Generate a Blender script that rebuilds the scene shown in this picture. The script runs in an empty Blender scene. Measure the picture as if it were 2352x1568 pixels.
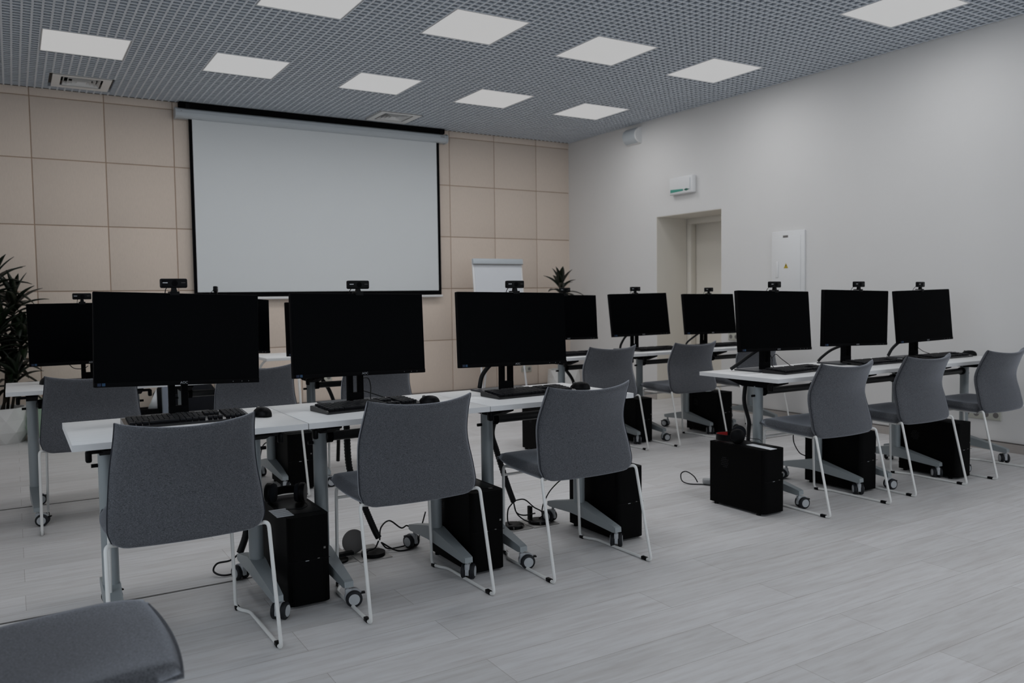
import bpy, bmesh, math, random
from mathutils import Vector, Matrix, Euler

random.seed(7)
PI = math.pi
SC = bpy.context.scene
COL = SC.collection

# ------------------------------------------------------------------ room measures
H = 1.1943          # camera height
C = 3.143           # lattice ceiling height
D = 8.738           # back wall (wood panels, projection screen)
W = 6.215           # door wall
XL, YB = -1.5, -3.0  # wall with the windows, wall behind the camera

# ------------------------------------------------------------------ materials
MATS = {}


def new_mat(name):
    m = bpy.data.materials.new(name)
    m.use_nodes = True
    nt = m.node_tree
    b = nt.nodes['Principled BSDF']
    return m, nt, b


def mat(name, col, rough=0.5, metal=0.0, spec=0.5, var=0.0, scale=40.0, bump=0.0, sheen=0.0, stretch=None, coat=0.0):
    if name in MATS:
        return MATS[name]
    m, nt, b = new_mat(name)
    b.inputs['Base Color'].default_value = (*col, 1)
    b.inputs['Roughness'].default_value = rough
    b.inputs['Metallic'].default_value = metal
    b.inputs['Specular IOR Level'].default_value = spec
    if sheen:
        b.inputs['Sheen Weight'].default_value = sheen
        b.inputs['Sheen Roughness'].default_value = 0.5
    if coat:
        b.inputs['Coat Weight'].default_value = coat
    if var or bump:
        tc = nt.nodes.new('ShaderNodeTexCoord')
        mp = nt.nodes.new('ShaderNodeMapping')
        if stretch:
            mp.inputs['Scale'].default_value = stretch
        nz = nt.nodes.new('ShaderNodeTexNoise')
        nz.inputs['Scale'].default_value = scale
        nz.inputs['Detail'].default_value = 4
        nt.links.new(tc.outputs['Object'], mp.inputs['Vector'])
        nt.links.new(mp.outputs['Vector'], nz.inputs['Vector'])
        if var:
            mx = nt.nodes.new('ShaderNodeMix')
            mx.data_type = 'RGBA'
            mx.inputs[6].default_value = (*[c * (1 - var) for c in col], 1)
            mx.inputs[7].default_value = (*[min(1, c * (1 + var)) for c in col], 1)
            nt.links.new(nz.outputs['Fac'], mx.inputs[0])
            nt.links.new(mx.outputs[2], b.inputs['Base Color'])
        if bump:
            bp = nt.nodes.new('ShaderNodeBump')
            bp.inputs['Strength'].default_value = bump
            bp.inputs['Distance'].default_value = 0.002
            nt.links.new(nz.outputs['Fac'], bp.inputs['Height'])
            nt.links.new(bp.outputs['Normal'], b.inputs['Normal'])
    MATS[name] = m
    return m


def fabric(name, col, sheen=0.25):
    """heathered woven upholstery: two scales of noise plus fine bump"""
    m, nt, b = new_mat(name)
    tc = nt.nodes.new('ShaderNodeTexCoord')
    n1 = nt.nodes.new('ShaderNodeTexNoise'); n1.inputs['Scale'].default_value = 260; n1.inputs['Detail'].default_value = 3
    mp = nt.nodes.new('ShaderNodeMapping'); mp.inputs['Scale'].default_value = (1, 1, 3)
    nt.links.new(tc.outputs['Object'], mp.inputs['Vector'])
    nt.links.new(mp.outputs['Vector'], n1.inputs['Vector'])
    r = nt.nodes.new('ShaderNodeValToRGB')
    r.color_ramp.elements[0].position = 0.30
    r.color_ramp.elements[0].color = (*[c * 0.35 for c in col], 1)
    r.color_ramp.elements[1].position = 0.70
    r.color_ramp.elements[1].color = (*[c * 1.75 for c in col], 1)
    nt.links.new(n1.outputs['Fac'], r.inputs['Fac'])
    nt.links.new(r.outputs['Color'], b.inputs['Base Color'])
    bp = nt.nodes.new('ShaderNodeBump'); bp.inputs['Strength'].default_value = 0.25; bp.inputs['Distance'].default_value = 0.001
    nt.links.new(n1.outputs['Fac'], bp.inputs['Height'])
    nt.links.new(bp.outputs['Normal'], b.inputs['Normal'])
    b.inputs['Roughness'].default_value = 0.9
    b.inputs['Specular IOR Level'].default_value = 0.15
    b.inputs['Sheen Weight'].default_value = sheen
    b.inputs['Sheen Roughness'].default_value = 0.45
    b.inputs['Sheen Tint'].default_value = (0.85, 0.9, 1, 1)
    MATS[name] = m
    return m


def floor_mat():
    m, nt, b = new_mat('pale oak planks')
    tc = nt.nodes.new('ShaderNodeTexCoord')
    br = nt.nodes.new('ShaderNodeTexBrick')
    br.offset = 0.37
    br.inputs['Scale'].default_value = 1
    br.inputs['Brick Width'].default_value = 1.29
    br.inputs['Row Height'].default_value = 0.192
    br.inputs['Mortar Size'].default_value = 0.0011
    br.inputs['Mortar Smooth'].default_value = 0.3
    br.inputs['Bias'].default_value = 0.0
    br.inputs['Color1'].default_value = (0.625, 0.62, 0.62, 1)
    br.inputs['Color2'].default_value = (0.70, 0.695, 0.70, 1)
    br.inputs['Mortar'].default_value = (0.40, 0.375, 0.36, 1)
    nt.links.new(tc.outputs['Object'], br.inputs['Vector'])
    mp = nt.nodes.new('ShaderNodeMapping'); mp.inputs['Scale'].default_value = (1.3, 16, 1)
    nt.links.new(tc.outputs['Object'], mp.inputs['Vector'])
    n1 = nt.nodes.new('ShaderNodeTexNoise'); n1.inputs['Scale'].default_value = 2.2; n1.inputs['Detail'].default_value = 6
    n1.inputs['Distortion'].default_value = 0.4
    nt.links.new(mp.outputs['Vector'], n1.inputs['Vector'])
    r = nt.nodes.new('ShaderNodeValToRGB')
    r.color_ramp.elements[0].position = 0.3; r.color_ramp.elements[0].color = (0.87, 0.85, 0.84, 1)
    r.color_ramp.elements[1].position = 0.62; r.color_ramp.elements[1].color = (1, 1, 1, 1)
    nt.links.new(n1.outputs['Fac'], r.inputs['Fac'])
    mx = nt.nodes.new('ShaderNodeMix'); mx.data_type = 'RGBA'; mx.blend_type = 'MULTIPLY'; mx.inputs[0].default_value = 1
    nt.links.new(br.outputs['Color'], mx.inputs[6]); nt.links.new(r.outputs['Color'], mx.inputs[7])
    mp2 = nt.nodes.new('ShaderNodeMapping'); mp2.inputs['Scale'].default_value = (6, 40, 1)
    nt.links.new(tc.outputs['Object'], mp2.inputs['Vector'])
    n2 = nt.nodes.new('ShaderNodeTexNoise'); n2.inputs['Scale'].default_value = 1.5; n2.inputs['Detail'].default_value = 5
    nt.links.new(mp2.outputs['Vector'], n2.inputs['Vector'])
    r2 = nt.nodes.new('ShaderNodeValToRGB')
    r2.color_ramp.elements[0].position = 0.22; r2.color_ramp.elements[0].color = (0.90, 0.885, 0.88, 1)
    r2.color_ramp.elements[1].position = 0.5; r2.color_ramp.elements[1].color = (1, 1, 1, 1)
    nt.links.new(n2.outputs['Fac'], r2.inputs['Fac'])
    mx2 = nt.nodes.new('ShaderNodeMix'); mx2.data_type = 'RGBA'; mx2.blend_type = 'MULTIPLY'; mx2.inputs[0].default_value = 1
    nt.links.new(mx.outputs[2], mx2.inputs[6]); nt.links.new(r2.outputs['Color'], mx2.inputs[7])
    nt.links.new(mx2.outputs[2], b.inputs['Base Color'])
    b.inputs['Roughness'].default_value = 0.5
    b.inputs['Specular IOR Level'].default_value = 0.35
    MATS['floor'] = m
    return m


def emit_mat(name, col, s):
    m, nt, b = new_mat(name)
    b.inputs['Base Color'].default_value = (0.15, 0.15, 0.15, 1)
    b.inputs['Emission Color'].default_value = (*col, 1)
    b.inputs['Emission Strength'].default_value = s
    MATS[name] = m
    return m


FLOOR = floor_mat()
PLASTER = mat('white plaster', (0.765, 0.755, 0.745), 0.85, spec=0.2, var=0.015, scale=3, bump=0.05)
PANEL = mat('beige fabric panel', (0.735, 0.63, 0.545), 0.9, spec=0.1, var=0.10, scale=30, bump=0.1, stretch=(9, 1, 0.8))
GROOVE = mat('panel groove', (0.50, 0.37, 0.28), 0.9, spec=0.1)
LATTICE = mat('grey lattice metal', (0.68, 0.73, 0.79), 0.5, spec=0.4)
PLENUM = mat('dark ceiling void', (0.055, 0.06, 0.068), 0.9, spec=0.1)
PLINTH = mat('oak plinth', (0.42, 0.385, 0.36), 0.6, spec=0.3, var=0.12, scale=3, stretch=(2, 2, 30))
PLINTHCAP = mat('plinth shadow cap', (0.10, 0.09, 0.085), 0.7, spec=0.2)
JAMB = mat('cream door paint', (0.78, 0.74, 0.67), 0.6, spec=0.3)
SCREENW = mat('matte screen cloth', (0.72, 0.745, 0.755), 0.95, spec=0.1)
BLACKM = mat('matte black', (0.002, 0.002, 0.0025), 0.75, spec=0.06)
BLACKP = mat('black plastic', (0.003, 0.003, 0.0035), 0.42, spec=0.10)
BLACKG = mat('dark screen glass', (0.0006, 0.0008, 0.0013), 0.3, spec=0.02)
BLACKT = mat('black tower case', (0.0009, 0.0009, 0.0011), 0.55, spec=0.06)
KEYM = mat('black keys', (0.007, 0.0075, 0.010), 0.5, spec=0.2)
GLOSSB = mat('glossy black', (0.004, 0.004, 0.005), 0.22, spec=0.45)
GREYB = mat('dark grey stand base', (0.028, 0.031, 0.038), 0.45, spec=0.35)
WHITEM = mat('white enamel tube', (0.80, 0.80, 0.78), 0.35, spec=0.5)
COLM = mat('silver grey powder coat', (0.30, 0.335, 0.35), 0.42, metal=0.15, spec=0.5)
BEAMM = mat('dark bronze beam', (0.035, 0.036, 0.036), 0.4, metal=0.3, spec=0.5)
DESKW = mat('white woodgrain laminate', (0.79, 0.79, 0.785), 0.45, spec=0.4, var=0.045, scale=4, stretch=(1, 14, 1))
DESKE = mat('desk edge band', (0.74, 0.745, 0.75), 0.5, spec=0.4)
FAB = fabric('grey heather upholstery', (0.080, 0.083, 0.092), 0.6)
PIPING = mat('dark seam piping', (0.03, 0.032, 0.04), 0.9, spec=0.1)
HUB = mat('pale grey wheel hub', (0.45, 0.47, 0.49), 0.5, spec=0.4)
FORK = mat('light grey caster hood', (0.42, 0.44, 0.46), 0.4, spec=0.5)
TYRE = mat('charcoal tyre', (0.012, 0.013, 0.016), 0.6, spec=0.3)
ALU = mat('painted aluminium case', (0.52, 0.56, 0.59), 0.45, spec=0.4)
LEAF = mat('dark green leaf', (0.004, 0.010, 0.003), 0.4, spec=0.35, var=0.6, scale=9)
STEM = mat('brown cane', (0.020, 0.016, 0.012), 0.8, spec=0.2, var=0.3, scale=30)
POTW = mat('white glazed pot', (0.74, 0.74, 0.73), 0.5, spec=0.4)
SOIL = mat('dark soil', (0.012, 0.010, 0.008), 0.95, spec=0.05)
GREENB = mat('pale mint fabric', (0.36, 0.50, 0.38), 0.9, spec=0.1)
PAPER = mat('white paper label', (0.72, 0.74, 0.77), 0.7, spec=0.2)
LOGO = mat('silver print', (0.33, 0.34, 0.36), 0.5, spec=0.3)
VENTD = mat('vent glint', (0.035, 0.035, 0.037), 0.5, spec=0.3)
LOGOW = mat('pale print', (0.55, 0.55, 0.57), 0.5, spec=0.3)
BLUE = mat('blue sticker', (0.012, 0.05, 0.11), 0.5, spec=0.3)
BLUE2 = mat('deep blue sticker', (0.006, 0.016, 0.045), 0.5, spec=0.3)
RED = mat('red headband lining', (0.36, 0.02, 0.02), 0.7, spec=0.2)
DRED = mat('dark red headband lining', (0.07, 0.008, 0.008), 0.7, spec=0.2)
VENTW = mat('white grille paint', (0.86, 0.86, 0.85), 0.5, spec=0.3)
WHITEP = mat('white plastic', (0.80, 0.80, 0.80), 0.4, spec=0.4)
GREEN = mat('green sign print', (0.08, 0.34, 0.27), 0.5, spec=0.3)
GREEND = mat('dark green sign print', (0.03, 0.13, 0.10), 0.5, spec=0.3)
YELLOW = mat('yellow warning print', (0.50, 0.36, 0.03), 0.5, spec=0.3)
METALP = mat('brushed floor plate', (0.30, 0.29, 0.28), 0.45, metal=0.4, spec=0.5)
LIDG = mat('grey box lid', (0.17, 0.16, 0.155), 0.7, spec=0.3)
SOCKET = mat('aged socket plastic', (0.50, 0.50, 0.44), 0.5, spec=0.3)
STRIPM = mat('dark joint strip', (0.13, 0.125, 0.12), 0.5, metal=0.4)
CABLE = mat('black cable', (0.006, 0.006, 0.007), 0.5, spec=0.25)
ADAPT = mat('grey adapter plastic', (0.36, 0.37, 0.38), 0.5, spec=0.4)
DARKF = mat('charcoal pouf cloth', (0.010, 0.011, 0.014), 0.9, spec=0.1)
PVC = mat('grey post paint', (0.20, 0.23, 0.28), 0.5, spec=0.3)
LAMP = emit_mat('luminous panel', (1.0, 1.0, 1.0), 0.41)
GLASS = None

# ------------------------------------------------------------------ mesh helpers


class MB:
    """collects shapes for ONE mesh"""

    def __init__(s):
        s.v = []; s.f = []; s.m = []; s.mats = []; s.sm = []

    def mi(s, m):
        if m not in s.mats:
            s.mats.append(m)
        return s.mats.index(m)

    def add(s, vs, fs, m, smooth=False, M=None):
        o = len(s.v); k = s.mi(m)
        for p in vs:
            p = Vector(p)
            s.v.append(M @ p if M else p)
        for f in fs:
            s.f.append([i + o for i in f]); s.m.append(k); s.sm.append(smooth)
        return s

    def box(s, c, d, m, bev=0.0, M=None, seg=2):
        x, y, z = d[0] / 2, d[1] / 2, d[2] / 2
        if bev <= 0:
            vs = [(c[0] + a * x, c[1] + b * y, c[2] + e * z) for a in (-1, 1) for b in (-1, 1) for e in (-1, 1)]
            fs = [(0, 1, 3, 2), (4, 6, 7, 5), (0, 4, 5, 1), (2, 3, 7, 6), (0, 2, 6, 4), (1, 5, 7, 3)]
            return s.add(vs, fs, m, False, M)
        bm = bmesh.new()
        bmesh.ops.create_cube(bm, size=1)
        for v in bm.verts:
            v.co = Vector((v.co.x * d[0] + c[0], v.co.y * d[1] + c[1], v.co.z * d[2] + c[2]))
        bmesh.ops.bevel(bm, geom=list(bm.edges), offset=bev, segments=seg, profile=0.5, affect='EDGES')
        bm.verts.index_update()
        s.add([v.co.copy() for v in bm.verts], [[v.index for v in f.verts] for f in bm.faces], m, True, M)
        bm.free()
        return s

    def prism(s, poly, a0, a1, m, axis='x', M=None, smooth=False):
        """polygon (2d) extruded along axis: x -> (y,z), y -> (x,z), z -> (x,y)"""
        def P(p, t):
            return {'x': (t, p[0], p[1]), 'y': (p[0], t, p[1]), 'z': (p[0], p[1], t)}[axis]
        n = len(poly)
        vs = [P(p, a0) for p in poly] + [P(p, a1) for p in poly]
        fs = [list(range(n))[::-1], list(range(n, 2 * n))]
        fs += [[i, (i + 1) % n, n + (i + 1) % n, n + i] for i in range(n)]
        return s.add(vs, fs, m, smooth, M)

    def cyl(s, p0, p1, r0, m, r1=None, n=20, smooth=True, caps=True):
        r1 = r0 if r1 is None else r1
        p0, p1 = Vector(p0), Vector(p1)
        d = (p1 - p0).normalized()
        a = d.orthogonal().normalized(); b = d.cross(a)
        vs = []
        for p, r in ((p0, r0), (p1, r1)):
            for i in range(n):
                t = 2 * PI * i / n
                vs.append(p + a * (r * math.cos(t)) + b * (r * math.sin(t)))
        s.add(vs, [[i, (i + 1) % n, n + (i + 1) % n, n + i] for i in range(n)], m, smooth)
        if caps:
            s.add(vs[:n], [list(range(n))[::-1]], m)
            s.add(vs[n:], [list(range(n))], m)
        return s

    def lathe(s, prof, c, m, n=32, M=None, smooth=True, axis='z'):
        vs = []
        for r, z in prof:
            for i in range(n):
                t = 2 * PI * i / n
                p = (r * math.cos(t), r * math.sin(t), z)
                if axis == 'y':
                    p = (p[0], p[2], p[1])
                elif axis == 'x':
                    p = (p[2], p[0], p[1])
                vs.append((c[0] + p[0], c[1] + p[1], c[2] + p[2]))
        fs = []
        for k in range(len(prof) - 1):
            for i in range(n):
                j = (i + 1) % n
                fs.append([k * n + i, k * n + j, (k + 1) * n + j, (k + 1) * n + i])
        s.add(vs, fs, m, smooth, M)
        for k, rev in ((0, True), (len(prof) - 1, False)):
            if prof[k][0] > 1e-5:
                f = list(range(n))
                s.add(vs[k * n:(k + 1) * n], [f[::-1] if rev else f], m, False, M)
        return s

    def tube(s, pts, r, m, fillet=0.0, n=10, res=5, spline=False, rfun=None):
        P = [Vector(p) for p in pts]
        if spline:
            Q = []
            E_ = [P[0] * 2 - P[1]] + P + [P[-1] * 2 - P[-2]]
            for i in range(1, len(E_) - 2):
                a, b, c, d = E_[i - 1:i + 3]
                for k in range(res):
                    t = k / res
                    Q.append(0.5 * ((2 * b) + (c - a) * t + (2 * a - 5 * b + 4 * c - d) * t * t + (3 * b - a - 3 * c + d) * t ** 3))
            Q.append(P[-1]); P = Q
        elif fillet > 0:
            Q = [P[0]]
            for i in range(1, len(P) - 1):
                a, b, c = P[i - 1], P[i], P[i + 1]
                f = min(fillet, (a - b).length * .48, (c - b).length * .48)
                q0 = b + (a - b).normalized() * f; q1 = b + (c - b).normalized() * f
                for k in range(res + 1):
                    t = k / res
                    Q.append(q0 * (1 - t) ** 2 + b * 2 * t * (1 - t) + q1 * t * t)
            Q.append(P[-1]); P = Q
        rings = []
        d0 = (P[1] - P[0]).normalized()
        a = d0.orthogonal().normalized()
        for i, p in enumerate(P):
            if i == 0:
                d = d0
            elif i == len(P) - 1:
                d = (P[i] - P[i - 1]).normalized()
            else:
                d = ((P[i + 1] - P[i]).normalized() + (P[i] - P[i - 1]).normalized()).normalized()
            a = (a - d * a.dot(d)).normalized()
            b = d.cross(a)
            rr = rfun(i) if rfun else r
            rings.append([p + a * (rr * math.cos(2 * PI * k / n)) + b * (rr * math.sin(2 * PI * k / n)) for k in range(n)])
        vs = [v for rg in rings for v in rg]
        fs = []
        for i in range(len(rings) - 1):
            for k in range(n):
                j = (k + 1) % n
                fs.append([i * n + k, i * n + j, (i + 1) * n + j, (i + 1) * n + k])
        fs.append(list(range(n))[::-1]); fs.append([(len(rings) - 1) * n + k for k in range(n)])
        return s.add(vs, fs, m, True)

    def build(s, name, parent=None, loc=None):
        me = bpy.data.meshes.new(name)
        me.from_pydata([tuple(v) for v in s.v], [], s.f)
        for m in s.mats:
            me.materials.append(m)
        me.polygons.foreach_set('material_index', s.m)
        me.polygons.foreach_set('use_smooth', s.sm)
        bm = bmesh.new(); bm.from_mesh(me)
        bmesh.ops.recalc_face_normals(bm, faces=bm.faces)
        bm.to_mesh(me); bm.free()
        me.update()
        o = bpy.data.objects.new(name, me)
        COL.objects.link(o)
        if parent:
            o.parent = parent
        if loc:
            o.location = loc
        return o


def tag(o, label, cat, group=None):
    o['label'] = label; o['category'] = cat
    if group:
        o['group'] = group
    return o


def thing(name, label, cat, loc=(0, 0, 0), rz=0.0, group=None):
    o = bpy.data.objects.new(name, None)
    o.empty_display_size = 0.1
    COL.objects.link(o)
    o.location = loc; o.rotation_euler = (0, 0, rz)
    return tag(o, label, cat, group)


def struct(o):
    o['kind'] = 'structure'
    return o


KIDS = {}


def kids(o):
    return [c for c in bpy.data.objects if c.parent == o]


def copy_tree(o, parent=None):
    c = o.copy(); COL.objects.link(c)
    if parent:
        c.parent = parent
    for k in kids(o):
        copy_tree(k, c)
    return c


FIRST = {}


def place(kind, maker, label, loc, rz=0.0, group=None):
    """first call builds the thing, later calls copy it with its parts"""
    if kind not in FIRST:
        o = maker(); FIRST[kind] = o
    else:
        o = copy_tree(FIRST[kind])
    o.location = loc; o.rotation_euler = (0, 0, rz)
    o['label'] = label
    if group:
        o['group'] = group
    return o


def child(o, name):
    for k in kids(o):
        if k.name.split('.')[0] == name:
            return k


# ------------------------------------------------------------------ room shell
T = 0.30
b = MB(); b.box(((XL + W) / 2, (YB + D) / 2, -0.05), (W - XL + 1.2, D - YB + 1.2, 0.1), FLOOR)
struct(b.build('floor'))

# back wall with square fabric panels and grooves
b = MB()
b.box(((XL + W) / 2, D + 0.16, 1.75), (W - XL + 0.8, 0.30, 3.5), GROOVE)
gx = [5.712 - 0.6118 * k for k in range(0, 14)]
gz = [0.0, 0.68, 1.292, 1.905, 2.512, 3.075, 3.45]
xs = [W + 0.1] + gx
for i in range(len(xs) - 1):
    for k in range(len(gz) - 1):
        x0, x1 = xs[i + 1] + 0.004, xs[i] - 0.004
        z0, z1 = gz[k] + 0.004, gz[k + 1] - 0.004
        b.box(((x0 + x1) / 2, D + 0.007, (z0 + z1) / 2), (x1 - x0, 0.012, z1 - z0), PANEL, 0.003, seg=2)
struct(b.build('wall_back'))

# door wall with the opening
dy0, dy1, dz = 6.062, 7.05, 2.058
b = MB()
for y0, y1, z0, z1 in ((YB - 0.3, dy0, 0, 3.5), (dy1, D + 0.3, 0, 3.5), (dy0, dy1, dz, 3.5)):
    b.box((W + 0.3, (y0 + y1) / 2, (z0 + z1) / 2), (0.6, y1 - y0, z1 - z0), PLASTER)
struct(b.build('wall_right'))
# wall behind the camera with added unseen windows, wall with the left window
b = MB()
edges = [XL - 0.6] + [v for w in ((0.6, 2.2), (2.5, 4.1), (4.4, 6.0)) for v in w] + [W + 0.6]
for i in range(0, len(edges), 2):
    b.box(((edges[i] + edges[i + 1]) / 2, YB - 0.15, 1.75), (edges[i + 1] - edges[i], 0.3, 3.5), PLASTER)
for x0, x1 in ((0.6, 2.2), (2.5, 4.1), (4.4, 6.0)):
    b.box(((x0 + x1) / 2, YB - 0.15, 0.4), (x1 - x0, 0.3, 0.8), PLASTER)
    b.box(((x0 + x1) / 2, YB - 0.15, 3.05), (x1 - x0, 0.3, 0.9), PLASTER)
struct(b.build('wall_front'))
wins = [(0.3, 3.1)]
added_rwins = [(0.6, 2.2), (2.5, 4.1), (4.4, 6.0)]  # unseen rear windows, added to light the near floor
b = MB()
edges = [YB - 0.3] + [v for w in wins for v in w] + [D + 0.3]
for i in range(0, len(edges), 2):
    b.box((XL - 0.15, (edges[i] + edges[i + 1]) / 2, 1.75), (0.3, edges[i + 1] - edges[i], 3.5), PLASTER)
for y0, y1 in wins:
    b.box((XL - 0.15, (y0 + y1) / 2, 0.4), (0.3, y1 - y0, 0.8), PLASTER)
    b.box((XL - 0.15, (y0 + y1) / 2, 3.05), (0.3, y1 - y0, 0.9), PLASTER)
struct(b.build('wall_left'))
for k, (y0, y1) in enumerate(wins):
    b = MB()
    for yy in (y0 + 0.03, (y0 + y1) / 2, y1 - 0.03):
        b.box((XL - 0.2, yy, 1.7), (0.07, 0.06, 1.8), WHITEP)
    for zz in (0.83, 2.57):
        b.box((XL - 0.2, (y0 + y1) / 2, zz), (0.068, y1 - y0 - 0.002, 0.06), WHITEP)
    struct(b.build('window_%d' % (k + 1)))

for k, (x0, x1) in enumerate(added_rwins):
    b = MB()
    for xx in (x0 + 0.03, (x0 + x1) / 2, x1 - 0.03):
        b.box((xx, YB - 0.2, 1.7), (0.06, 0.07, 1.8), WHITEP)
    for zz in (0.83, 2.57):
        b.box(((x0 + x1) / 2, YB - 0.2, zz), (x1 - x0 - 0.002, 0.068, 0.06), WHITEP)
    struct(b.build('window_%d' % (k + 2)))

# baseboards
b = MB(); b.box(((XL + W) / 2, D - 0.007, 0.033), (W - XL, 0.014, 0.066), PLINTH)
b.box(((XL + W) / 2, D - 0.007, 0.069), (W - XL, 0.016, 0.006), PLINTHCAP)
struct(b.build('baseboard_back'))
b = MB()
for y0, y1 in ((YB, dy0), (dy1, D - 0.016)):
    b.box((W - 0.007, (y0 + y1) / 2, 0.033), (0.014, y1 - y0, 0.066), PLINTH)
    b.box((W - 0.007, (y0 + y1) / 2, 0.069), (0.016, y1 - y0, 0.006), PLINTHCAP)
struct(b.build('baseboard_right'))
# floor joint strips
for k, (xa, xb, yy) in enumerate(((XL + 0.02, 0.92, 3.545), (XL + 0.02, 0.60, 5.515), (4.85, W - 0.02, 4.615))):
    b = MB(); b.box(((xa + xb) / 2, yy, 0.0012), (xb - xa, 0.010, 0.0024), STRIPM)
    struct(b.build('trim_%d' % (k + 1)))

# door in the recess
b = MB()
xd = W + 0.45
b.box((xd + 0.045, (dy0 + dy1) / 2, dz - 0.035), (0.08, dy1 - dy0, 0.07), JAMB, 0.004)
for yy in (dy0 + 0.035, dy1 - 0.035):
    b.box((xd + 0.045, yy, dz / 2 - 0.035), (0.08, 0.07, dz - 0.07), JAMB, 0.004)
door = struct(b.build('door_1'))
b = MB()
for yy in (dy0 + 0.003, dy1 - 0.003):
    b.box((W + 0.226, yy, dz / 2), (0.448, 0.005, dz - 0.001), JAMB)
b.box((W + 0.226, (dy0 + dy1) / 2, dz - 0.003), (0.448, dy1 - dy0 - 0.012, 0.005), JAMB)
b.build('lining', door)  # thin cream boards added to give the plaster reveal a warmer tone
b = MB(); b.box((xd + 0.108, (dy0 + dy1) / 2, dz / 2), (0.04, dy1 - dy0 - 0.004, dz - 0.002), JAMB, 0.003)
b.build('door_leaf', door)
b = MB(); b.tube([(xd + 0.065, dy0 + 0.14, 1.0), (xd + 0.02, dy0 + 0.14, 1.0), (xd + 0.02, dy0 + 0.26, 1.0)], 0.009, ALU, fillet=0.02)
b.build('door_handle', door)

# ------------------------------------------------------------------ lattice ceiling
LX0, LY0, LS = 0.5535, 7.1152, 0.5652
lamps = []
for j in (0, 1, 2, 4):
    for i in range(2 if j == 4 else 0, 5):  # nearest row is unseen, added to light the near floor and chair backs
        lamps.append((i, -j, LX0 + 1.2 * i, LY0 - 1.8 * j))
vents = [(0.607, 8.335), (3.62, 8.35)]
holes = [(x - 0.295, x + 0.295, y - 0.295, y + 0.295) for _, _, x, y in lamps]
holes += [(x - 0.255, x + 0.255, y - 0.255, y + 0.255) for x, y in vents]
cx0, cx1, cy0, cy1 = XL + 0.02, W - 0.003, YB + 0.02, D - 0.026
ceil = MB(); ceil.box(((XL + W) / 2, (YB + D) / 2, C + 0.34), (W - XL + 1.2, D - YB + 1.2, 0.05), PLENUM)
ceil = struct(ceil.build('ceiling'))
b = MB(); hh = 0.038; tt = 0.0135; tw = 0.004; fl = 0.006; pitch = 0.06


def spans(lo, hi, cuts):
    cuts = sorted(cuts); out = []; p = lo
    for a, c in cuts:
        if a > p:
            out.append((p, a))
        p = max(p, c)
    if p < hi:
        out.append((p, hi))
    return out


ox = LX0 - 0.3
k0 = math.ceil((cx0 - ox) / pitch); k1 = math.floor((cx1 - ox) / pitch)
for k in range(k0, k1 + 1):
    x = ox + k * pitch
    for y0, y1 in spans(cy0, cy1, [(h[2], h[3]) for h in holes if h[0] < x < h[1]]):
        b.box((x, (y0 + y1) / 2, C + fl / 2), (tt, y1 - y0, fl), LATTICE)
        b.box((x, (y0 + y1) / 2, C + hh / 2), (tw, y1 - y0, hh - 0.001), LATTICE)
oy = LY0 - 0.3
k0 = math.ceil((cy0 - oy) / pitch); k1 = math.floor((cy1 - oy) / pitch)
for k in range(k0, k1 + 1):
    y = oy + k * pitch
    for x0, x1 in spans(cx0, cx1, [(h[0], h[1]) for h in holes if h[2] < y < h[3]]):
        b.box(((x0 + x1) / 2, y, C + fl / 2 + 0.0003), (x1 - x0, tt, fl), LATTICE)
        b.box(((x0 + x1) / 2, y, C + hh / 2 + 0.0003), (x1 - x0, tw, hh - 0.001), LATTICE)
b.build('lattice_grid', ceil)


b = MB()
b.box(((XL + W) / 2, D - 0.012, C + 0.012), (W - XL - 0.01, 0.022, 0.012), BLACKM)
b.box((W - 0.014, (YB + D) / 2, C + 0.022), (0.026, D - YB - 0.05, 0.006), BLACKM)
b.build('gap_shade_strip', ceil)  # black strips set in so the gap along the walls reads as shade


def make_lamp():
    o = thing('ceiling_light', '', 'ceiling light')
    f = MB(); s = 0.594 / 2; r = LS / 2 + 0.004
    for sx, sy, dx, dy in ((0, 1, 2 * s, s - r), (0, -1, 2 * s, s - r), (1, 0, s - r, 2 * r), (-1, 0, s - r, 2 * r)):
        f.box((sx * (s + r) / 2, sy * (s + r) / 2, 0.012), (dx, dy, 0.024), WHITEP)
    f.box((0, 0, 0.045), (0.58, 0.58, 0.03), ALU)
    f.build('frame', o)
    p = MB(); p.box((0, 0, 0.006), (2 * r, 2 * r, 0.008), LAMP); p.build('diffuser', o)
    return o


ROWN = {0: 'row nearest the projection screen', -1: 'second row from the projection screen', -2: ''}
ORD = {0: 'first from the plant end', 1: 'second from the plant end', 2: 'middle one', 3: 'second from the door wall', 4: 'closest to the door wall'}
LL = {}
for i, j, x, y in lamps:
    seen = (i >= 0 and j == 0) or (j == -1 and i >= 1) or (j == -2 and i == 4)
    if seen:
        lab = 'square ceiling light, %s, %s' % (ROWN[j], ORD[i])
        if j == -2:
            lab = 'square ceiling light panel cut by the top edge of the picture, beside the door wall'
        grp = 'square ceiling light panels'
    else:
        lab = 'square ceiling light panel overhead, added unseen outside the picture'; grp = 'added ceiling light panels outside the picture'
    place('ceiling_light', make_lamp, lab, (x, y, C), 0, grp)
    l = bpy.data.lights.new('panel_lamp', 'AREA'); l.shape = 'SQUARE'; l.size = 0.55
    l.energy = 5.3 if j > -3 else 11.5; l.color = (0.985, 0.99, 1.0)  # the added unseen row burns brighter to lift the near floor
    lo = bpy.data.objects.new('panel_lamp', l); COL.objects.link(lo); lo.location = (x, y, C - 0.006)


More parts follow.
